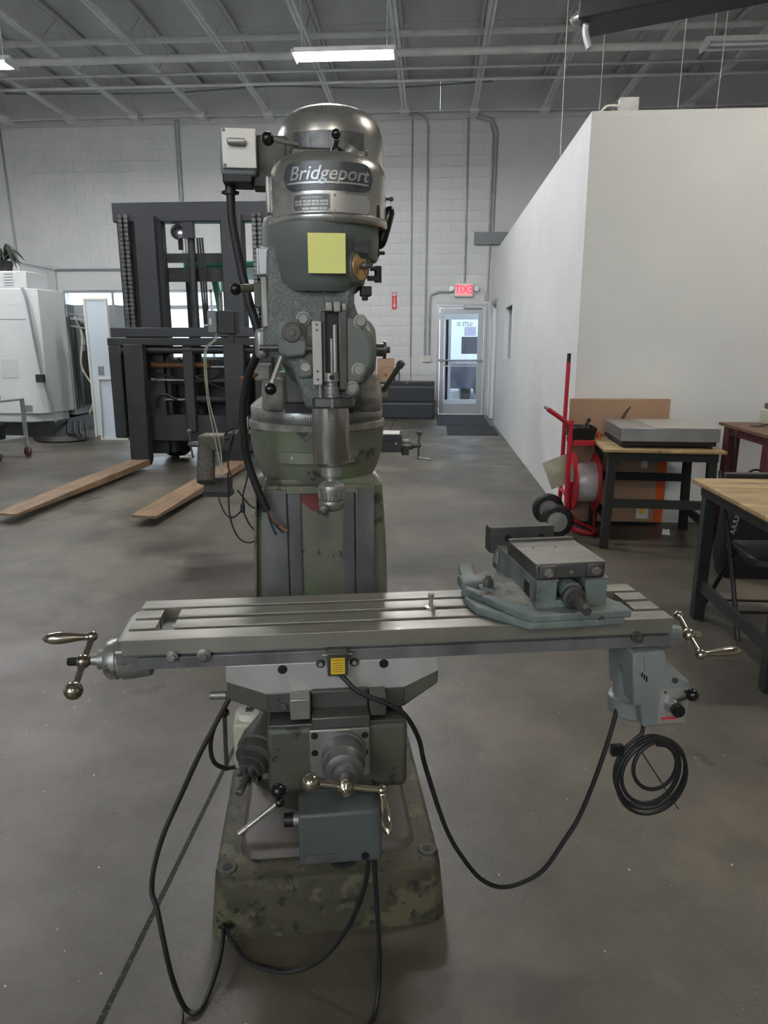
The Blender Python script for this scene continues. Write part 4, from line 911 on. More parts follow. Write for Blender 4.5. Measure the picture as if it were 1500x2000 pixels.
# ------------------------------------------------------------------ forklift
FX, FY = -2.9, 8.6
fk = thing('forklift', 'large black forklift with wooden-coloured steel forks lowered to the floor', 'forklift', (FX, FY, 0))
def K(b, n, m, p=None, **k): return b.build(n, m, p or fk, T=Matrix.Translation((-FX, -FY, 0)), **k)
for x0, x1 in ((-3.64, -3.41), (-2.44, -2.21)):
    dx = -.12
    f = K(MB().prism([(8.42, 1.48), (8.5, 1.50), (8.55, 1.48), (8.56, .06), (8.50, .02), (8.3, .0)][:0] or [(8.38, 1.47), (8.50, 1.47), (8.50, .10), (8.44, .035), (8.36, .03), (8.34, .10)], 'x', x0, x1), 'fork_shank', 'cast_black', bev=.01)
    b = MB(); q0, q1 = x0+dx*.0, x1
    L0 = [(q0, 8.40, .03), (q1, 8.40, .03), (q1, 8.40, .105), (q0, 8.40, .105)]
    L1 = [(q0-.02, 7.0, .04), (q1-.02, 7.0, .04), (q1-.02, 7.0, .10), (q0-.02, 7.0, .10)]
    L2 = [(q0-.04, 5.62, .065), (q1-.05, 5.58, .065), (q1-.05, 5.58, .085), (q0-.04, 5.62, .085)]
    K(b.loft([L0, L1, L2]), 'fork_blade', 'wood_fork', f)
K(MB().box(-3.84, -1.94, 8.52, 8.66, 1.55, 1.66), 'carriage_bar', 'mast_grey', bev=.008)
K(MB().box(-3.88, -1.93, 8.5, 8.62, 1.45, 1.54), 'carriage_bar', 'cast_black', bev=.008)
K(MB().cyl((-3.85, 8.56, 1.40), (-1.95, 8.56, 1.40), .045), 'fork_shaft', 'cast_black')
K(MB().box(-3.88, -3.72, 8.5, 8.75, .34, 1.46), 'carriage_side', 'cast_black', bev=.02)
K(MB().box(-2.12, -1.95, 8.5, 8.75, .34, 1.46), 'carriage_side', 'cast_black', bev=.02)
K(MB().box(-2.98, -2.86, 8.52, 8.6, .42, 1.46), 'centre_bar', 'cast_black', bev=.01)
K(MB().box(-3.5, -2.1, 8.58, 8.7, .30, .62), 'lower_bar', 'cast_black', bev=.01)
K(MB().cyl((-3.42, 8.68, 1.22), (-2.75, 8.68, 1.22), .035).cyl((-2.75, 8.68, 1.22), (-2.7, 8.68, 1.22), .05), 'shift_cylinder', 'orange_bar')
K(MB().cyl((-2.75, 8.68, 1.20), (-2.3, 8.68, 1.20), .016), 'shift_rod', 'polished')
K(MB().cyl((-3.45, 8.7, 1.04), (-2.85, 8.7, 1.04), .018), 'shift_rod', 'polished')
K(MB().cyl((-2.95, 8.72, 1.03), (-2.3, 8.72, 1.03), .035), 'shift_cylinder', 'cast_black')
K(MB().cyl((-3.3, 8.72, .80), (-3.0, 8.72, .80), .018), 'shift_rod', 'polished'); K(MB().cyl((-3.02, 8.72, .80), (-2.45, 8.72, .80), .045), 'shift_cylinder', 'cast_black')
K(MB().tube([(-3.4, 8.66, .72), (-3.35, 8.64, .85), (-3.25, 8.66, .86), (-3.15, 8.68, .80)], .02, 8), 'hose', 'rubber')
for i, (a, c) in enumerate((((-3.4, 1.12), (-2.7, 1.12)), ((-3.1, 1.3), (-2.6, .95)), ((-3.2, 1.0), (-2.5, 1.15)))):
    K(MB().tube([(a[0], 8.72, a[1]), ((a[0]+c[0])/2, 8.66, (a[1]+c[1])/2-.06), (c[0], 8.72, c[1])], .012, 6), 'hose', 'black_matte')
# mast
K(MB().box(-3.83, -1.95, 8.82, 9.0, 2.88, 3.10), 'mast_head', 'mast_grey', bev=.01)
for x0, x1 in ((-3.54, -3.30), (-2.50, -2.26)):
    K(MB().box(x0, x1, 8.74, 8.95, .12, 2.95), 'mast_rail', 'mast_grey', bev=.008); K(MB().box(x0-.03 if x0 > -3 else x1, x0 if x0 > -3 else x1+.05, 8.82, 8.98, .12, 2.9), 'mast_rail_inner', 'cast_black')
for x0 in (-3.80, -2.16): K(MB().box(x0, x0+.22, 8.86, 9.0, .2, 2.92), 'mast_outer', 'cast_black', bev=.006)
lk = MB()
for x0 in (-3.76, -2.15):
    for i in range(27):
        z = 1.62+.05*i; w = .065 if i % 2 else .05
        for dx in (-.035, .035): lk.box(x0+.07+dx-.022, x0+.07+dx+.022, 8.78, 8.83, z, z+.042)
        lk.cyl((x0+.07-w, 8.80, z+.02), (x0+.07+w, 8.80, z+.02), .009, n=6)
stuff(K(lk, 'lift_chain', 'steel_dark'))
K(MB().cyl((-2.92, 8.92, .3), (-2.92, 8.92, 2.86), .045), 'lift_cylinder', 'cast_black')
K(MB().box(-2.99, -2.86, 8.83, 8.9, 2.7, 2.88), 'cylinder_yoke', 'mast_grey')
for i in range(3): K(MB().tube([(-2.82+.03*i, 8.84, 2.7), (-2.80+.03*i, 8.83, 2.2), (-2.78+.02*i, 8.84, 1.6)], .014, 6), 'mast_hose', 'rubber')
K(MB().box(-3.35, -2.45, 8.95, 9.05, 2.44, 2.54).box(-3.35, -2.45, 9.0, 9.1, 2.22, 2.38), 'mast_tie', 'cast_black')
K(MB().cyl((-2.62, 9.15, 1.5), (-2.62, 9.15, 2.1), .06), 'exhaust_pipe', 'polished')
for x in (-3.12, -2.45):
    h = K(MB().lathe((x, 9.12, 2.80), (0, -1, 0), [(-.06, .04), (.0, .075), (.06, .09), (.08, .09)], 20).cyl((x, 9.12, 2.6), (x, 9.12, 2.75), .03), 'work_lamp', 'black'); K(MB().lathe((x, 9.04, 2.80), (0, -1, 0), [(0, .08), (.01, .06)], 20), 'lamp_lens', 'lens', h)
# overhead guard and body
K(MB().box(-3.25, -3.16, 9.6, 9.7, 1.2, 2.35).tube([(-3.2, 9.55, 2.3), (-3.12, 9.5, 2.1), (-3.1, 9.5, 1.75), (-3.18, 9.55, 1.6)], .02, 8), 'guard_post', 'cast_black')
K(MB().prism([(-3.0, 2.36), (-2.94, 2.36), (-2.80, 1.5), (-2.88, 1.5)], 'y', 9.9, 10.0), 'guard_post', 'forklift_green')
K(MB().box(-3.3, -2.0, 9.7, 11.6, 2.45, 2.53), 'guard_roof', 'forklift_green', bev=.02)
K(MB().box(-2.2, -2.1, 11.4, 11.5, 1.2, 2.46), 'guard_post', 'forklift_green')
K(MB().box(-3.3, -3.2, 11.4, 11.5, 1.2, 2.46), 'guard_post', 'forklift_green')
K(MB().box(-3.45, -2.0, 9.1, 9.6, .35, 1.3), 'cowl', 'cast_black', bev=.03)
K(MB().box(-3.45, -2.0, 10.6, 12.2, .3, 1.25), 'counterweight', 'forklift_green', bev=.06)
K(MB().box(-3.3, -2.1, 9.5, 10.7, .3, .8), 'chassis', 'cast_black')
for x in (-3.55, -2.2):
    for y, r in ((9.35, .42), (11.6, .32)):
        w = K(MB().lathe((x, y, r), (1, 0, 0), [(0, r*.6), (.02, r*.95), (.06, r), (.22, r), (.26, r*.95), (.28, r*.6)], 28), 'wheel', 'rubber'); K(MB().lathe((x-.01, y, r), (1, 0, 0), [(0, r*.5), (.3, r*.5)], 20), 'rim', 'forklift_green', w)

# ------------------------------------------------------------------ white machining centre at the far side
wm = thing('machining_centre', 'tall white enclosed machining centre with louvred top and open rear cabinet', 'machine tool', (-6.4, 11.2, 0))
def Q(b, n, m, p=None, **k): return b.build(n, m, p or wm, T=Matrix.Translation((6.4, -11.2, 0)), **k)
bd_ = Q(MB().prism([(-9.2, 11.0), (-6.28, 11.0), (-6.12, 11.12), (-6.02, 11.75), (-9.2, 11.75)], 'z', .38, 2.30), 'enclosure', 'white_machine', bev=.015)
Q(MB().prism([(-9.2, 11.05), (-6.4, 11.05), (-6.1, 11.25), (-6.1, 11.7), (-9.2, 11.7)], 'z', .24, .38), 'skirt', 'white_machine', bd_, bev=.02)
Q(MB().box(-9.1, -6.1, 11.15, 12.9, .0, .25), 'plinth', 'cast_black', bd_)
Q(MB().box(-9.2, -6.25, 11.08, 11.7, 2.30, 2.56), 'louvre_hood', 'white_machine', bd_, bev=.015)
for i in range(5):
    for j in range(5): Q(MB().box(-7.6+.25*j+.03*i*0, -7.45+.25*j, 11.074, 11.082, 2.34+.042*i, 2.348+.042*i), 'louvre', 'grey_box', bd_)
Q(MB().box(-9.2, -6.28, 10.996, 11.002, 1.835, 1.842), 'seam', 'grey_box', bd_); Q(MB().box(-6.98, -6.974, 10.996, 11.002, .4, 1.83), 'seam', 'grey_box', bd_)
Q(MB().box(-6.75, -6.5, 10.992, 11.0, .95, 1.24), 'access_plate', 'white_machine', bd_, bev=.002)
Q(MB().box(-6.5, -6.33, 10.992, 11.0, .42, .52), 'rating_plate', 'alum', bd_)
for z in (.98, .72): Q(MB().box(-6.125, -6.11, 11.3, 11.42, z, z+.14), 'side_plate', 'grey_box', bd_)
Q(MB().tube([(-6.27, 10.98, 2.30), (-6.2, 10.95, 2.1), (-6.16, 10.97, 1.5), (-6.12, 11.0, 1.0), (-6.04, 11.05, .5), (-6.0, 11.05, .25)], .018, 8), 'supply_cable', 'grey_box', bd_)
Q(MB().box(-6.2, -6.08, 10.95, 11.02, .88, 1.0), 'cable_clamp', 'cast_black', bd_)
Q(MB().box(-9.0, -6.0, 11.76, 13.2, .3, 2.1), 'frame', 'grey_box', bd_)
ec = Q(MB().box(-6.02, -5.28, 12.0, 12.6, .42, 2.1), 'electrical_cabinet', 'grey_box')
Q(MB().box(-5.95, -5.35, 11.985, 12.0, .45, 1.35), 'dark_interior_sheet', 'black_matte', ec)  # black sheet on the solid front paints the shaded interior
Q(MB().box(-5.9, -5.5, 11.94, 11.99, 1.45, 1.95).box(-5.6, -5.32, 11.9, 11.99, .5, .9), 'control_unit', 'alum_frame', ec)
for k in range(9):
    x = -5.95+.06*k; Q(MB().tube([(x, 11.9, 1.9-.05*k), (x+.15, 11.8, 1.6-.06*k), (x+.1+.03*(k % 3), 11.78, 1.1), (x+.25, 11.85, .7+.04*k), (x+.1, 11.9, .3)], .016, 6), 'wire_loom', 'black' if k % 3 else 'lube', ec)
for z in (1.85, 1.78, 1.66): Q(MB().cyl((-6.0, 11.8, z+.1), (-5.28, 11.5, z), .014, n=6), 'stay_bar', 'galv', ec)
for z in (.6, .8, 1.0, 1.2): Q(MB().lathe((-5.7, 11.95, z), (0, -1, 0), [(0, .06), (.05, .055)], 12), 'terminal', 'steel_dark', ec)
Q(MB().cyl((-5.98, 11.8, .4), (-6.0, 11.78, 1.9), .03, n=8), 'drag_chain', 'cast_black', ec)
for k in range(4): Q(MB().tube([(-6.1+.1*k, 11.6, .2), (-5.95+.1*k, 11.3, .03), (-5.62+.08*k, 11.0-.12*k, .02), (-5.9, 10.75-.1*k, .02), (-6.3, 10.9, .02)], .02, 6), 'floor_cable', 'rubber', ec)
t = thing('cabinet_door_panel', 'tall narrow bluish-white sheet-metal panel standing by the open cabinet', 'panel', (-5.26, 11.25, 0), -6)
MB().box(-.17, .18, -.02, .0, .02, 2.14).build('sheet', 'panel_blue', t); MB().box(-.19, -.16, -.05, .02, .0, 2.16).box(.17, .19, -.03, .02, .0, 2.14).box(-.19, .19, -.03, .02, 2.13, 2.16).build('return_edge', 'panel_edge', t)
MB().box(-.05, .05, -.026, -.02, .98, 1.12).build('sticker', 'grey_box', t)
t = thing('cabinet_door_panel', 'short bluish sheet-metal tray panel leaning against the tall panel', 'panel', (-4.96, 10.85, 0), 4)
T_ = Matrix.Rotation(radians(-4), 4, 'X')
MB().box(-.18, .2, 0, .01, .02, .94).build('sheet', 'panel_blue', t, T=T_); MB().box(-.2, -.175, -.05, .015, 0, .96).box(.195, .22, -.05, .015, 0, .96).box(-.2, .22, -.04, .015, .935, .96).box(-.2, .22, -.04, .015, 0, .03).build('return_edge', 'panel_edge', t, T=T_)
t = thing('potted_plant', 'dark drooping plant in a black pot on the louvred hood', 'plant', (-6.72, 11.3, 2.56))
MB().lathe((0, 0, 0), (0, 0, 1), [(0, .12), (.16, .15), (.17, .13)], 16).build('pot', 'black_matte', t)
for k in range(22):
    a = 2*pi*k/22+random.uniform(-.2, .2); L = random.uniform(.15, .34); h = random.uniform(.05, .22)
    MB().tube([(0, 0, .16), (cos(a)*L*.5, sin(a)*L*.5, .18+h), (cos(a)*L, sin(a)*L, .14+h*.3-.12*(k % 3 == 0))], lambda t_: .004+.018*sin(pi*min(1, t_*1.02)), 5).build('leaf', 'leaf', t)
# cart
t = thing('tool_cart', 'grey steel shop cart on casters beside the white machine', 'cart', (-5.85, 8.95, 0), -8)
MB().box(-.42, .42, -.3, .3, .745, .77).build('top_tray', 'alum_frame', t, bev=.004); MB().box(-.42, .42, -.3, .3, .24, .27).build('lower_shelf', 'alum_frame', t, bev=.004)
for sx in (-1, 1):
    for sy in (-1, 1):
        MB().box(sx*.4-.02, sx*.4+.02, sy*.28-.02, sy*.28+.02, .14, .77).build('leg', 'alum_frame', t)
        c = MB().lathe((sx*.4-.02, sy*.28, .062), (1, 0, 0), [(0, .045), (.008, .062), (.035, .062), (.043, .045)], 18).build('caster', 'dark_red', t); MB().box(sx*.4-.03, sx*.4+.03, sy*.28-.01, sy*.28+.01, .06, .15).build('caster_fork', 'galv', c)
t = thing('clamp_block', 'small grey drill vise block with bolts on the cart', 'clamp', (-5.68, 8.9, .77), 5)
MB().box(-.22, .1, -.08, .08, 0, .05).build('block', 'steel_dark', t, bev=.004)
for k in range(4): MB().cyl((-.15+.07*k, 0, .04), (-.15+.07*k, 0, .11), .008).hexb((-.15+.07*k, 0, .1), (-.15+.07*k, 0, .115), .022).build('bolt', 'steel_dark', t)
t = thing('tool_case', 'black tool case with pale script mark on the cart shelf', 'case', (-5.78, 8.78, .27), -8)
MB().box(-.26, .26, -.13, .13, 0, .2).build('case', 'black', t, bev=.015); MB().box(-.27, .27, -.135, .135, .14, .15).build('lid_seam', 'cast_black', t)
text('mark', 'n', .16, lambda x, y, z: (.1+x, -.1325, .08+y), 'label_white', t)

# ------------------------------------------------------------------ by the back wall
t = thing('filing_cabinet', 'low black two-drawer lateral filing cabinet by the back wall', 'cabinet', (-.5, 14.5, 0))
MB().box(-.55, .55, -.2, .28, 0, .72).build('body', 'cabinet_black', t, bev=.006)
for z in (.03, .36):
    d = MB().box(-.53, .53, -.225, -.2, z, z+.29).build('drawer', 'cabinet_black', t, bev=.005); MB().box(-.53, .53, -.235, -.222, z+.265, z+.28).build('pull', 'grey_box', d)
MB().box(-.55, .55, -.21, .28, .70, .73).build('top', 'cabinet_black', t, bev=.003)
MB().lathe((.0, -.212, .71), (0, -1, 0), [(0, .012), (.004, .011)], 10).build('lock', 'alum', t)
def carton(label, x, y, z, w, d, h, rz, m='card'):
    t = thing('cardboard_box', label, 'box', (x, y, z), rz, 'cardboard boxes')
    MB().box(-w/2, w/2, -d/2, d/2, 0, h).build('carton', m, t, bev=.003)
    MB().box(-w/2-.001, w/2+.001, -.03, .03, h-.001, h+.001).build('tape', 'card_dark', t)
    MB().box(-w*.3, w*.05, -d/2-.002, -d/2, h*.35, h*.6).build('print', 'card_dark', t)
    return t
carton('tall cardboard box standing on the black filing cabinet', -.93, 14.58, .73, .32, .3, .45, 6)
carton('low cardboard box in front of the tall one on the filing cabinet', -.89, 14.37, .73, .22, .08, .28, -3)
carton('cardboard box behind the mill head at the back wall', -1.4, 14.6, 0, .5, .4, 1.05, 10)
t = thing('tape_reel', 'black ring-shaped reel standing on the filing cabinet', 'reel', (-.70, 14.34, .73))
MB().tube([(.0, .03*cos(a)*0, .11+.11*sin(a)) if 0 else (.055*cos(a), .03*sin(a), .115+.11*sin(a)) for a in [2*pi*k/16 for k in range(17)]], .014, 6).build('ring', 'black', t); MB().box(-.05, .05, -.02, .03, 0, .016).build('foot', 'black', t)
tag(MB().box(.1, 1.08, 13.2, 15.1, 0, .012).build('floor_mat', 'mat_black', bev=.004), 'dark ribbed entrance mat against the glass door', 'mat')
o = tag(MB().box(.27, 1.12, 11.8, 13.15, 0, .012).build('floor_mat', 'mat_black', bev=.004), 'dark ribbed mat lying before the entrance mat', 'mat')

# ------------------------------------------------------------------ tables, scale, cartons by the partition
def worktable(name, label, x0, x1, y0, y1, z, leg=.06, splay=.0, m='black_matte', top='plywood', shelf=None, brace=None, rz=0.):
    t = thing(name, label, 'table', ((x0+x1)/2, (y0+y1)/2, 0), rz)
    cx, cy = (x0+x1)/2, (y0+y1)/2; w, d = (x1-x0)/2, (y1-y0)/2
    MB().box(-w, w, -d, d, z-.018, z).build('table_top', top, t, bev=.002)
    MB().box(-w+.002, w-.002, -d+.002, d-.002, z-.022, z-.016).build('top_edge', 'ply_edge', t)
    MB().box(-w+.04, w-.04, -d+.04, -d+.075, z-.085, z-.02).box(-w+.04, w-.04, d-.075, d-.04, z-.085, z-.02).box(-w+.04, -w+.075, -d+.04, d-.04, z-.085, z-.02).box(w-.075, w-.04, -d+.04, d-.04, z-.085, z-.02).build('apron', m, t)
    for sx in (-1, 1):
        for sy in (-1, 1):
            ax, ay = sx*(w-.075), sy*(d-.075); bx_, by = ax+sx*splay, ay+sy*splay*.3
            s = leg/2
            MB().loft([[(bx_-s, by-s, 0), (bx_+s, by-s, 0), (bx_+s, by+s, 0), (bx_-s, by+s, 0)], [(ax-s, ay-s, z-.03), (ax+s, ay-s, z-.03), (ax+s, ay+s, z-.03), (ax-s, ay+s, z-.03)]]).build('leg', m, t, bev=.003)
    if shelf:
        for zz, yy in shelf: MB().box(-w+.06, w-.06, yy, yy+.04, zz-.03, zz+.03).build('stretcher', m, t)
    if brace:
        for xx in (-w+.075, w-.075): MB().box(xx-.012, xx+.012, -d+.06, d-.06, brace-.03, brace+.03).build('stretcher', m, t)
    return t
worktable('work_table', 'black steel table with worn plywood top carrying the scale', 1.26, 2.09, 5.09, 5.87, .745, rz=-4.5, splay=.02, shelf=((.345, -.36), (.43, .30)), brace=.2)
worktable('work_table', 'black table with bright plywood top beside the folding chair', 1.41, 2.55, 2.88, 3.89, .77, brace=.19)
t3 = worktable('work_bench', 'brown-topped bench on dark red legs against the partition', 2.17, 3.6, 4.75, 5.55, .9, leg=.09, m='dark_red', top='rust')
t = thing('floor_scale', 'stainless platform scale standing on the plywood table', 'scale', (1.71, 5.50, .745), -2)
MB().box(-.34, .34, -.33, .33, .05, .145).build('platter', 'alum', t, bev=.004); MB().box(-.33, .325, -.31, .31, .018, .055).build('frame', 'black_matte', t)
MB().box(-.1, .34, -.331, .33, .1455, .1462).build('film', 'plate_light', t)
for sx in (-1, 1):
    for sy in (-1, 1): MB().cyl((sx*.28, sy*.27, 0), (sx*.28, sy*.27, .02), .03).build('foot', 'rubber', t)
t = thing('cardboard_box', 'large flat cardboard box with white label leaning behind the scale table', 'box', (1.52, 5.95, 0), 0, 'cardboard boxes')
MB().box(-.39, .40, -.03, .035, .02, 1.04).build('carton', 'card', t, bev=.003)
MB().box(.345, .415, -.034, -.03, .02, .7).build('orange_edge', 'orange', t)
MB().box(.20, .30, -.034, -.029, .05, .2).build('label', 'label_white', t); MB().box(.225, .255, -.036, -.033, .09, .14).build('yellow_mark', 'yellow', t)
for k in range(4): MB().box(.205+.024*k, .222+.024*k, -.036, -.033, .165, .185).build('print', 'black', t)
MB().box(.21, .26, -.034, -.029, .48, .57).build('label', 'label_white', t)
tag(MB().loft([[(x, y, z) for x, y in ((1.84, 5.6), (1.90, 5.58), (1.92, 5.66), (1.86, 5.68))] for z in (0.,)]+[[(1.85, 5.61, .03), (1.895, 5.60, .045), (1.905, 5.65, .02), (1.865, 5.66, .035)]]).build('crumpled_paper', 'paper'), 'crumpled scrap of white paper on the floor under the scale table', 'paper')
# folding chair, dark bag, things on the bench
t = thing('folding_chair', 'black metal folding chair tucked behind the plywood table', 'chair', (1.80, 3.65, 0), 0)
def tb(pts, r=.0125): return MB().tube(pts, r, 8, smooth=False)
for sx in (-1, 1):
    x = sx*.22
    tb([(x-.02*sx*0, -.15, 0), (x, .06, .42), (x, .26, .72), (x, .30, .80)]).build('front_leg', 'black', t)
    tb([(x*1.02, .33, 0), (x*.98, .02, .42)]).build('rear_leg', 'black', t)
tb([(-.22, -.085, .13), (.22, -.085, .13)], .008).build('crossbar', 'black', t); tb([(-.225, .285, .06), (.225, .285, .06)], .008).build('crossbar', 'black', t)
MB().loft([[(x*s_, -.02+y*s_, z) for x, y in ((-.2, .18), (-.205, -.08), (-.19, -.15), (-.12, -.19), (.12, -.19), (.19, -.15), (.205, -.08), (.2, .18))] for z, s_ in ((.40, .97), (.405, 1), (.437, 1), (.445, .97))]).build('seat', 'black', t)
MB().loft([[(x, -.02+y, z) for x, y in ((-.18, .16), (-.185, -.08), (-.17, -.135), (-.11, -.17), (.11, -.17), (.17, -.135), (.185, -.08), (.18, .16))] for z in (.444, .455)]).build('seat_pad', 'cast_black', t)
MB().box(-.215, .215, .255, .28, .62, .80).build('backrest', 'black', t, bev=.01)
t = thing('equipment_bag', 'bulky black bag with a coiled strap standing behind the folding chair', 'bag', (2.24, 4.60, 0))
MB().loft([rrect(-.34, .4, -.09, .09, .05, 0), rrect(-.37, .44, -.10, .10, .06, .12), rrect(-.35, .42, -.10, .10, .06, .52), rrect(-.28, .34, -.07, .07, .04, .63), rrect(-.2, .26, -.04, .04, .03, .66)]).build('bag_body', 'rubber', t)
MB().tube([(-.33+.05*(k/30)+.012*cos(k*1.6), -.108, .30+.25*k/30+.012*sin(k*1.6)) for k in range(31)], .006, 5).build('coiled_strap', 'grey_box', t)
MB().lathe((-.06, -.1, .5), (0, -1, 0), [(0, .03), (.012, .028), (.014, .015)], 14).build('clasp', 'steel_dark', t)
tag(MB().tube([(2.158, 5.2, .885), (2.155, 5.18, .7), (2.15, 5.2, .55), (2.145, 5.24, .3), (2.12, 5.2, .01)], .006, 6).build('bench_cable', 'rubber'), 'thin black cable hanging off the red-legged bench', 'cable')
t = thing('power_brick', 'small black adaptor with looped lead beneath the bench', 'adaptor', (2.26, 5.0, 0))
MB().box(-.06, .06, -.05, .05, 0, .55).build('stand', 'black_matte', t, bev=.01); MB().tube([(-.06, 0, .5), (-.09, 0, .58), (-.03, 0, .63), (.05, 0, .6), (.06, 0, .54)], .007, 6).build('lead', 'rubber', t)
t = thing('bench_scale', 'beige instrument box on the red-legged bench', 'instrument', (2.52, 5.25, .9))
MB().box(-.14, .14, -.12, .12, .01, .12).build('case', 'lube', t, bev=.01); MB().box(-.13, .13, -.11, .11, 0, .02).build('base', 'grey_box', t); MB().box(-.12, .12, -.1, .1, .12, .16).build('tray', 'steel_dark', t)
MB().tube([(-.14, -.02, .02), (-.2, -.05, .008), (-.25, 0, .006)], .005, 6).build('lead', 'rubber', t)

# ------------------------------------------------------------------ red wire-spool hand truck
hx, hy = 1.1, 5.68
ht = thing('hand_truck', 'red two-wheeled hand truck with tray and tall upright by the partition corner', 'hand truck', (hx, hy, 0))
def R(b, n, m, p=None, **k): return b.build(n, m, p or ht, T=Matrix.Translation((-hx, -hy, 0)), **k)
R(tb([(1.085, 5.92, .14), (1.088, 5.92, .9), (1.092, 5.92, 1.33)], .017), 'upright', 'red'); R(tb([(1.092, 5.92, 1.33), (1.093, 5.92, 1.40)], .016), 'grip', 'rubber')
R(tb([(1.09, 5.60, .16), (1.075, 5.60, .5), (1.08, 5.60, .86), (1.08, 5.60, .90)], .019), 'upright', 'red')
R(tb([(1.08, 5.60, .86), (.895, 5.60, .985)], .018), 'handle', 'red'); R(tb([(.895, 5.60, .985), (.868, 5.60, 1.004)], .013), 'handle_end', 'galv')
R(MB().box(1.10, 1.265, 5.58, 5.88, .705, .745), 'tray', 'red', bev=.003); R(MB().box(1.085, 1.10, 5.60, 5.92, .76, .79), 'cross_strap', 'black')
R(tb([(1.08, 5.60, .30), (1.085, 5.92, .30)], .014).tube([(1.085, 5.92, .42), (1.1, 5.8, .44), (1.08, 5.6, .40)], .012, 8), 'cross_tube', 'red')
R(MB().tube([(1.09, 5.60, .16), (1.12, 5.58, .05), (1.26, 5.52, .022), (1.31, 5.56, .022), (1.30, 5.72, .022), (1.22, 5.88, .03), (1.1, 5.92, .14)], .018, 8), 'nose_loop', 'red')
for y in (5.46, 5.88):
    w = R(MB().lathe((.985, y, .131), (0, 1, 0), [(-.035, .085), (-.03, .115), (-.012, .13), (.012, .13), (.03, .115), (.035, .085)], 32), 'wheel', 'rubber')
    R(MB().lathe((.985, y, .131), (0, 1, 0), [(-.052, .006), (-.051, .016), (-.043, .018), (-.042, .040), (-.038, .042), (-.0365, .064), (-.040, .067), (-.040, .077), (-.03, .078)], 28), 'rim', 'alum', w)
R(MB().cyl((.985, 5.42, .131), (.985, 5.92, .131), .014).box(.985, 1.09, 5.60, 5.62, .12, .16).box(.985, 1.09, 5.86, 5.88, .12, .16), 'axle', 'galv')
o = R(MB().box(-.12, .12, -.006, .006, -.12, .12), 'sign_card', 'lube'); bpy.data.objects.remove(o)
t = thing('card_sheet', 'tilted cream card sheet wedged behind the red upright', 'card', (1.02, 5.64, .49)); 
MB().box(-.105, .105, 0, .006, -.115, .115).build('sheet', 'lube', t, T=Matrix.Rotation(radians(-22), 4, 'Y') @ Matrix.Translation((0, 0, 0)))
t = thing('wire_spool', 'wide spool of clear wire between red flanges on the hand truck', 'spool', (1.225, 5.70, .40))
MB().lathe((-.082, 0, 0), (1, 0, 0), [(0, .155), (.01, .16), (.15, .16), (.164, .155)], 40).build('wire_winding', 'wire_wrap', t)
for x in (-.094, .082): MB().lathe((x, 0, 0), (1, 0, 0), [(0, .232), (.012, .232)], 40).build('flange', 'red', t)
MB().cyl((-.13, 0, 0), (.105, 0, 0), .014).build('spindle', 'galv', t)
MB().box(-.12, -.10, -.02, .02, -.38, .02).box(.096, .108, -.02, .02, -.38, .02).build('stand', 'red', t)
t = thing('tool_tray', 'black open plastic bin with loose tools on the red tray', 'bin', (1.185, 5.73, .745))
MB().loft([rrect(-.085, .085, -.11, .11, .01, 0), rrect(-.10, .10, -.13, .13, .012, .095), rrect(-.092, .092, -.122, .122, .01, .095), rrect(-.08, .08, -.105, .105, .01, .01)]).build('bin', 'black', t)
tag(MB().cyl((1.17, 5.70, .78), (1.235, 5.72, .885), .013).ball((1.238, 5.72, .89), .018, 10).build('hand_tool', 'black'), 'black-handled tool sticking out of the plastic bin', 'tool')
tag(MB().cyl((1.13, 5.74, .785), (1.14, 5.80, .80), .022).build('paper_roll', 'paper'), 'short white paper roll lying in the plastic bin', 'roll')
tag(MB().prism([(1.31, .745), (1.345, .745), (1.335, .775), (1.328, .80), (1.322, .775)], 'y', 5.72, 5.76).build('glue_cap', 'orange'), 'small orange nozzle standing at the plywood table edge', 'nozzle')
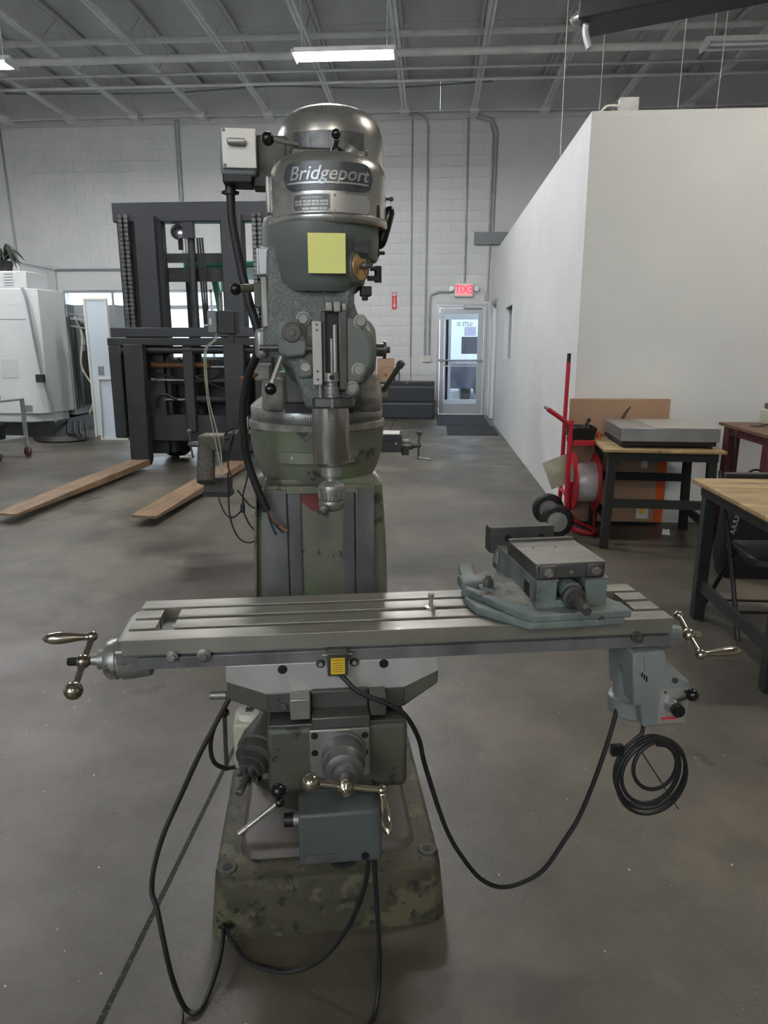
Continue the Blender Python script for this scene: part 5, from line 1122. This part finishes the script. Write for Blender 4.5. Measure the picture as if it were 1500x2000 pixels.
tag(MB().tube([(1.52, 5.88, .84), (1.56, 5.89, .93), (1.6, 5.9, .98)], lambda t_: .012*(1-.8*t_)+.002, 6).build('dark_strap', 'black'), 'dark curved strap end poking up behind the scale', 'strap')

# ------------------------------------------------------------------ outside, seen through the glass
struct(MB().box(-60, 60, YB+.3, 70, -.25, -.05).box(-60, 60, -60, YN-.2, -.25, -.05).box(-60, XL-.2, YN-.2, YB+.3, -.25, -.05).box(XR+.2, 60, YN-.2, YB+.3, -.25, -.05).build('ground_outside', 'asphalt'))
t = thing('shop_building', 'pale building across the lot with a red striped awning', 'building', (-15, 34, 0))
MB().box(-14, 16, 0, 4, -.05, 7).build('wall', 'outside_white', t)
for x in (-9, -4.5, 3.6, 7.5): MB().box(x, x+2.2, -.05, .0, .6, 2.6).build('window', 'outside_grey', t)
b = MB()
for k in range(8): b.prism([(-1.2, 2.15), (-.05, 3.1), (-.05, 3.0), (-1.2, 2.05)], 'x', -.6+.3*k, -.45+.3*k)
b.build('awning_stripe', 'pink', t)
b = MB()
for k in range(8): b.prism([(-1.2, 2.15), (-.05, 3.1), (-.05, 3.0), (-1.2, 2.05)], 'x', -.45+.3*k, -.3+.3*k)
b.build('awning_cloth', 'outside_white', t)
t = thing('parked_truck', 'dusty pale truck with dark mud flap parked outside the door', 'truck', (1.1, 19.4, -.05))
MB().box(-.75, 1.6, .4, 5, .75, 2.6).build('body', 'outside_white', t, bev=.03); MB().box(-.75, .35, -.1, .2, .35, 1.0).build('mud_flap', 'outside_dark', t, bev=.01)
MB().box(-.8, .4, -.12, .45, .98, 1.08).build('bumper', 'outside_grey', t, bev=.01)
w = MB().lathe((-.35, .6, .42), (1, 0, 0), [(0, .25), (.03, .40), (.26, .42), (.3, .38), (.32, .2)], 28).build('wheel', 'rubber', t)
w = MB().lathe((.35, .15, .42), (.35, -1, 0), [(0, .25), (.03, .40), (.2, .42), (.24, .38), (.26, .25)], 28).build('wheel', 'rubber', t); MB().lathe((.42, -.08, .42), (.35, -1, 0), [(0, .22), (.02, .1)], 20).build('hub', 'alum', w)
MB().box(-.7, 1.5, .3, 4.8, .45, .78).build('chassis', 'outside_dark', t)
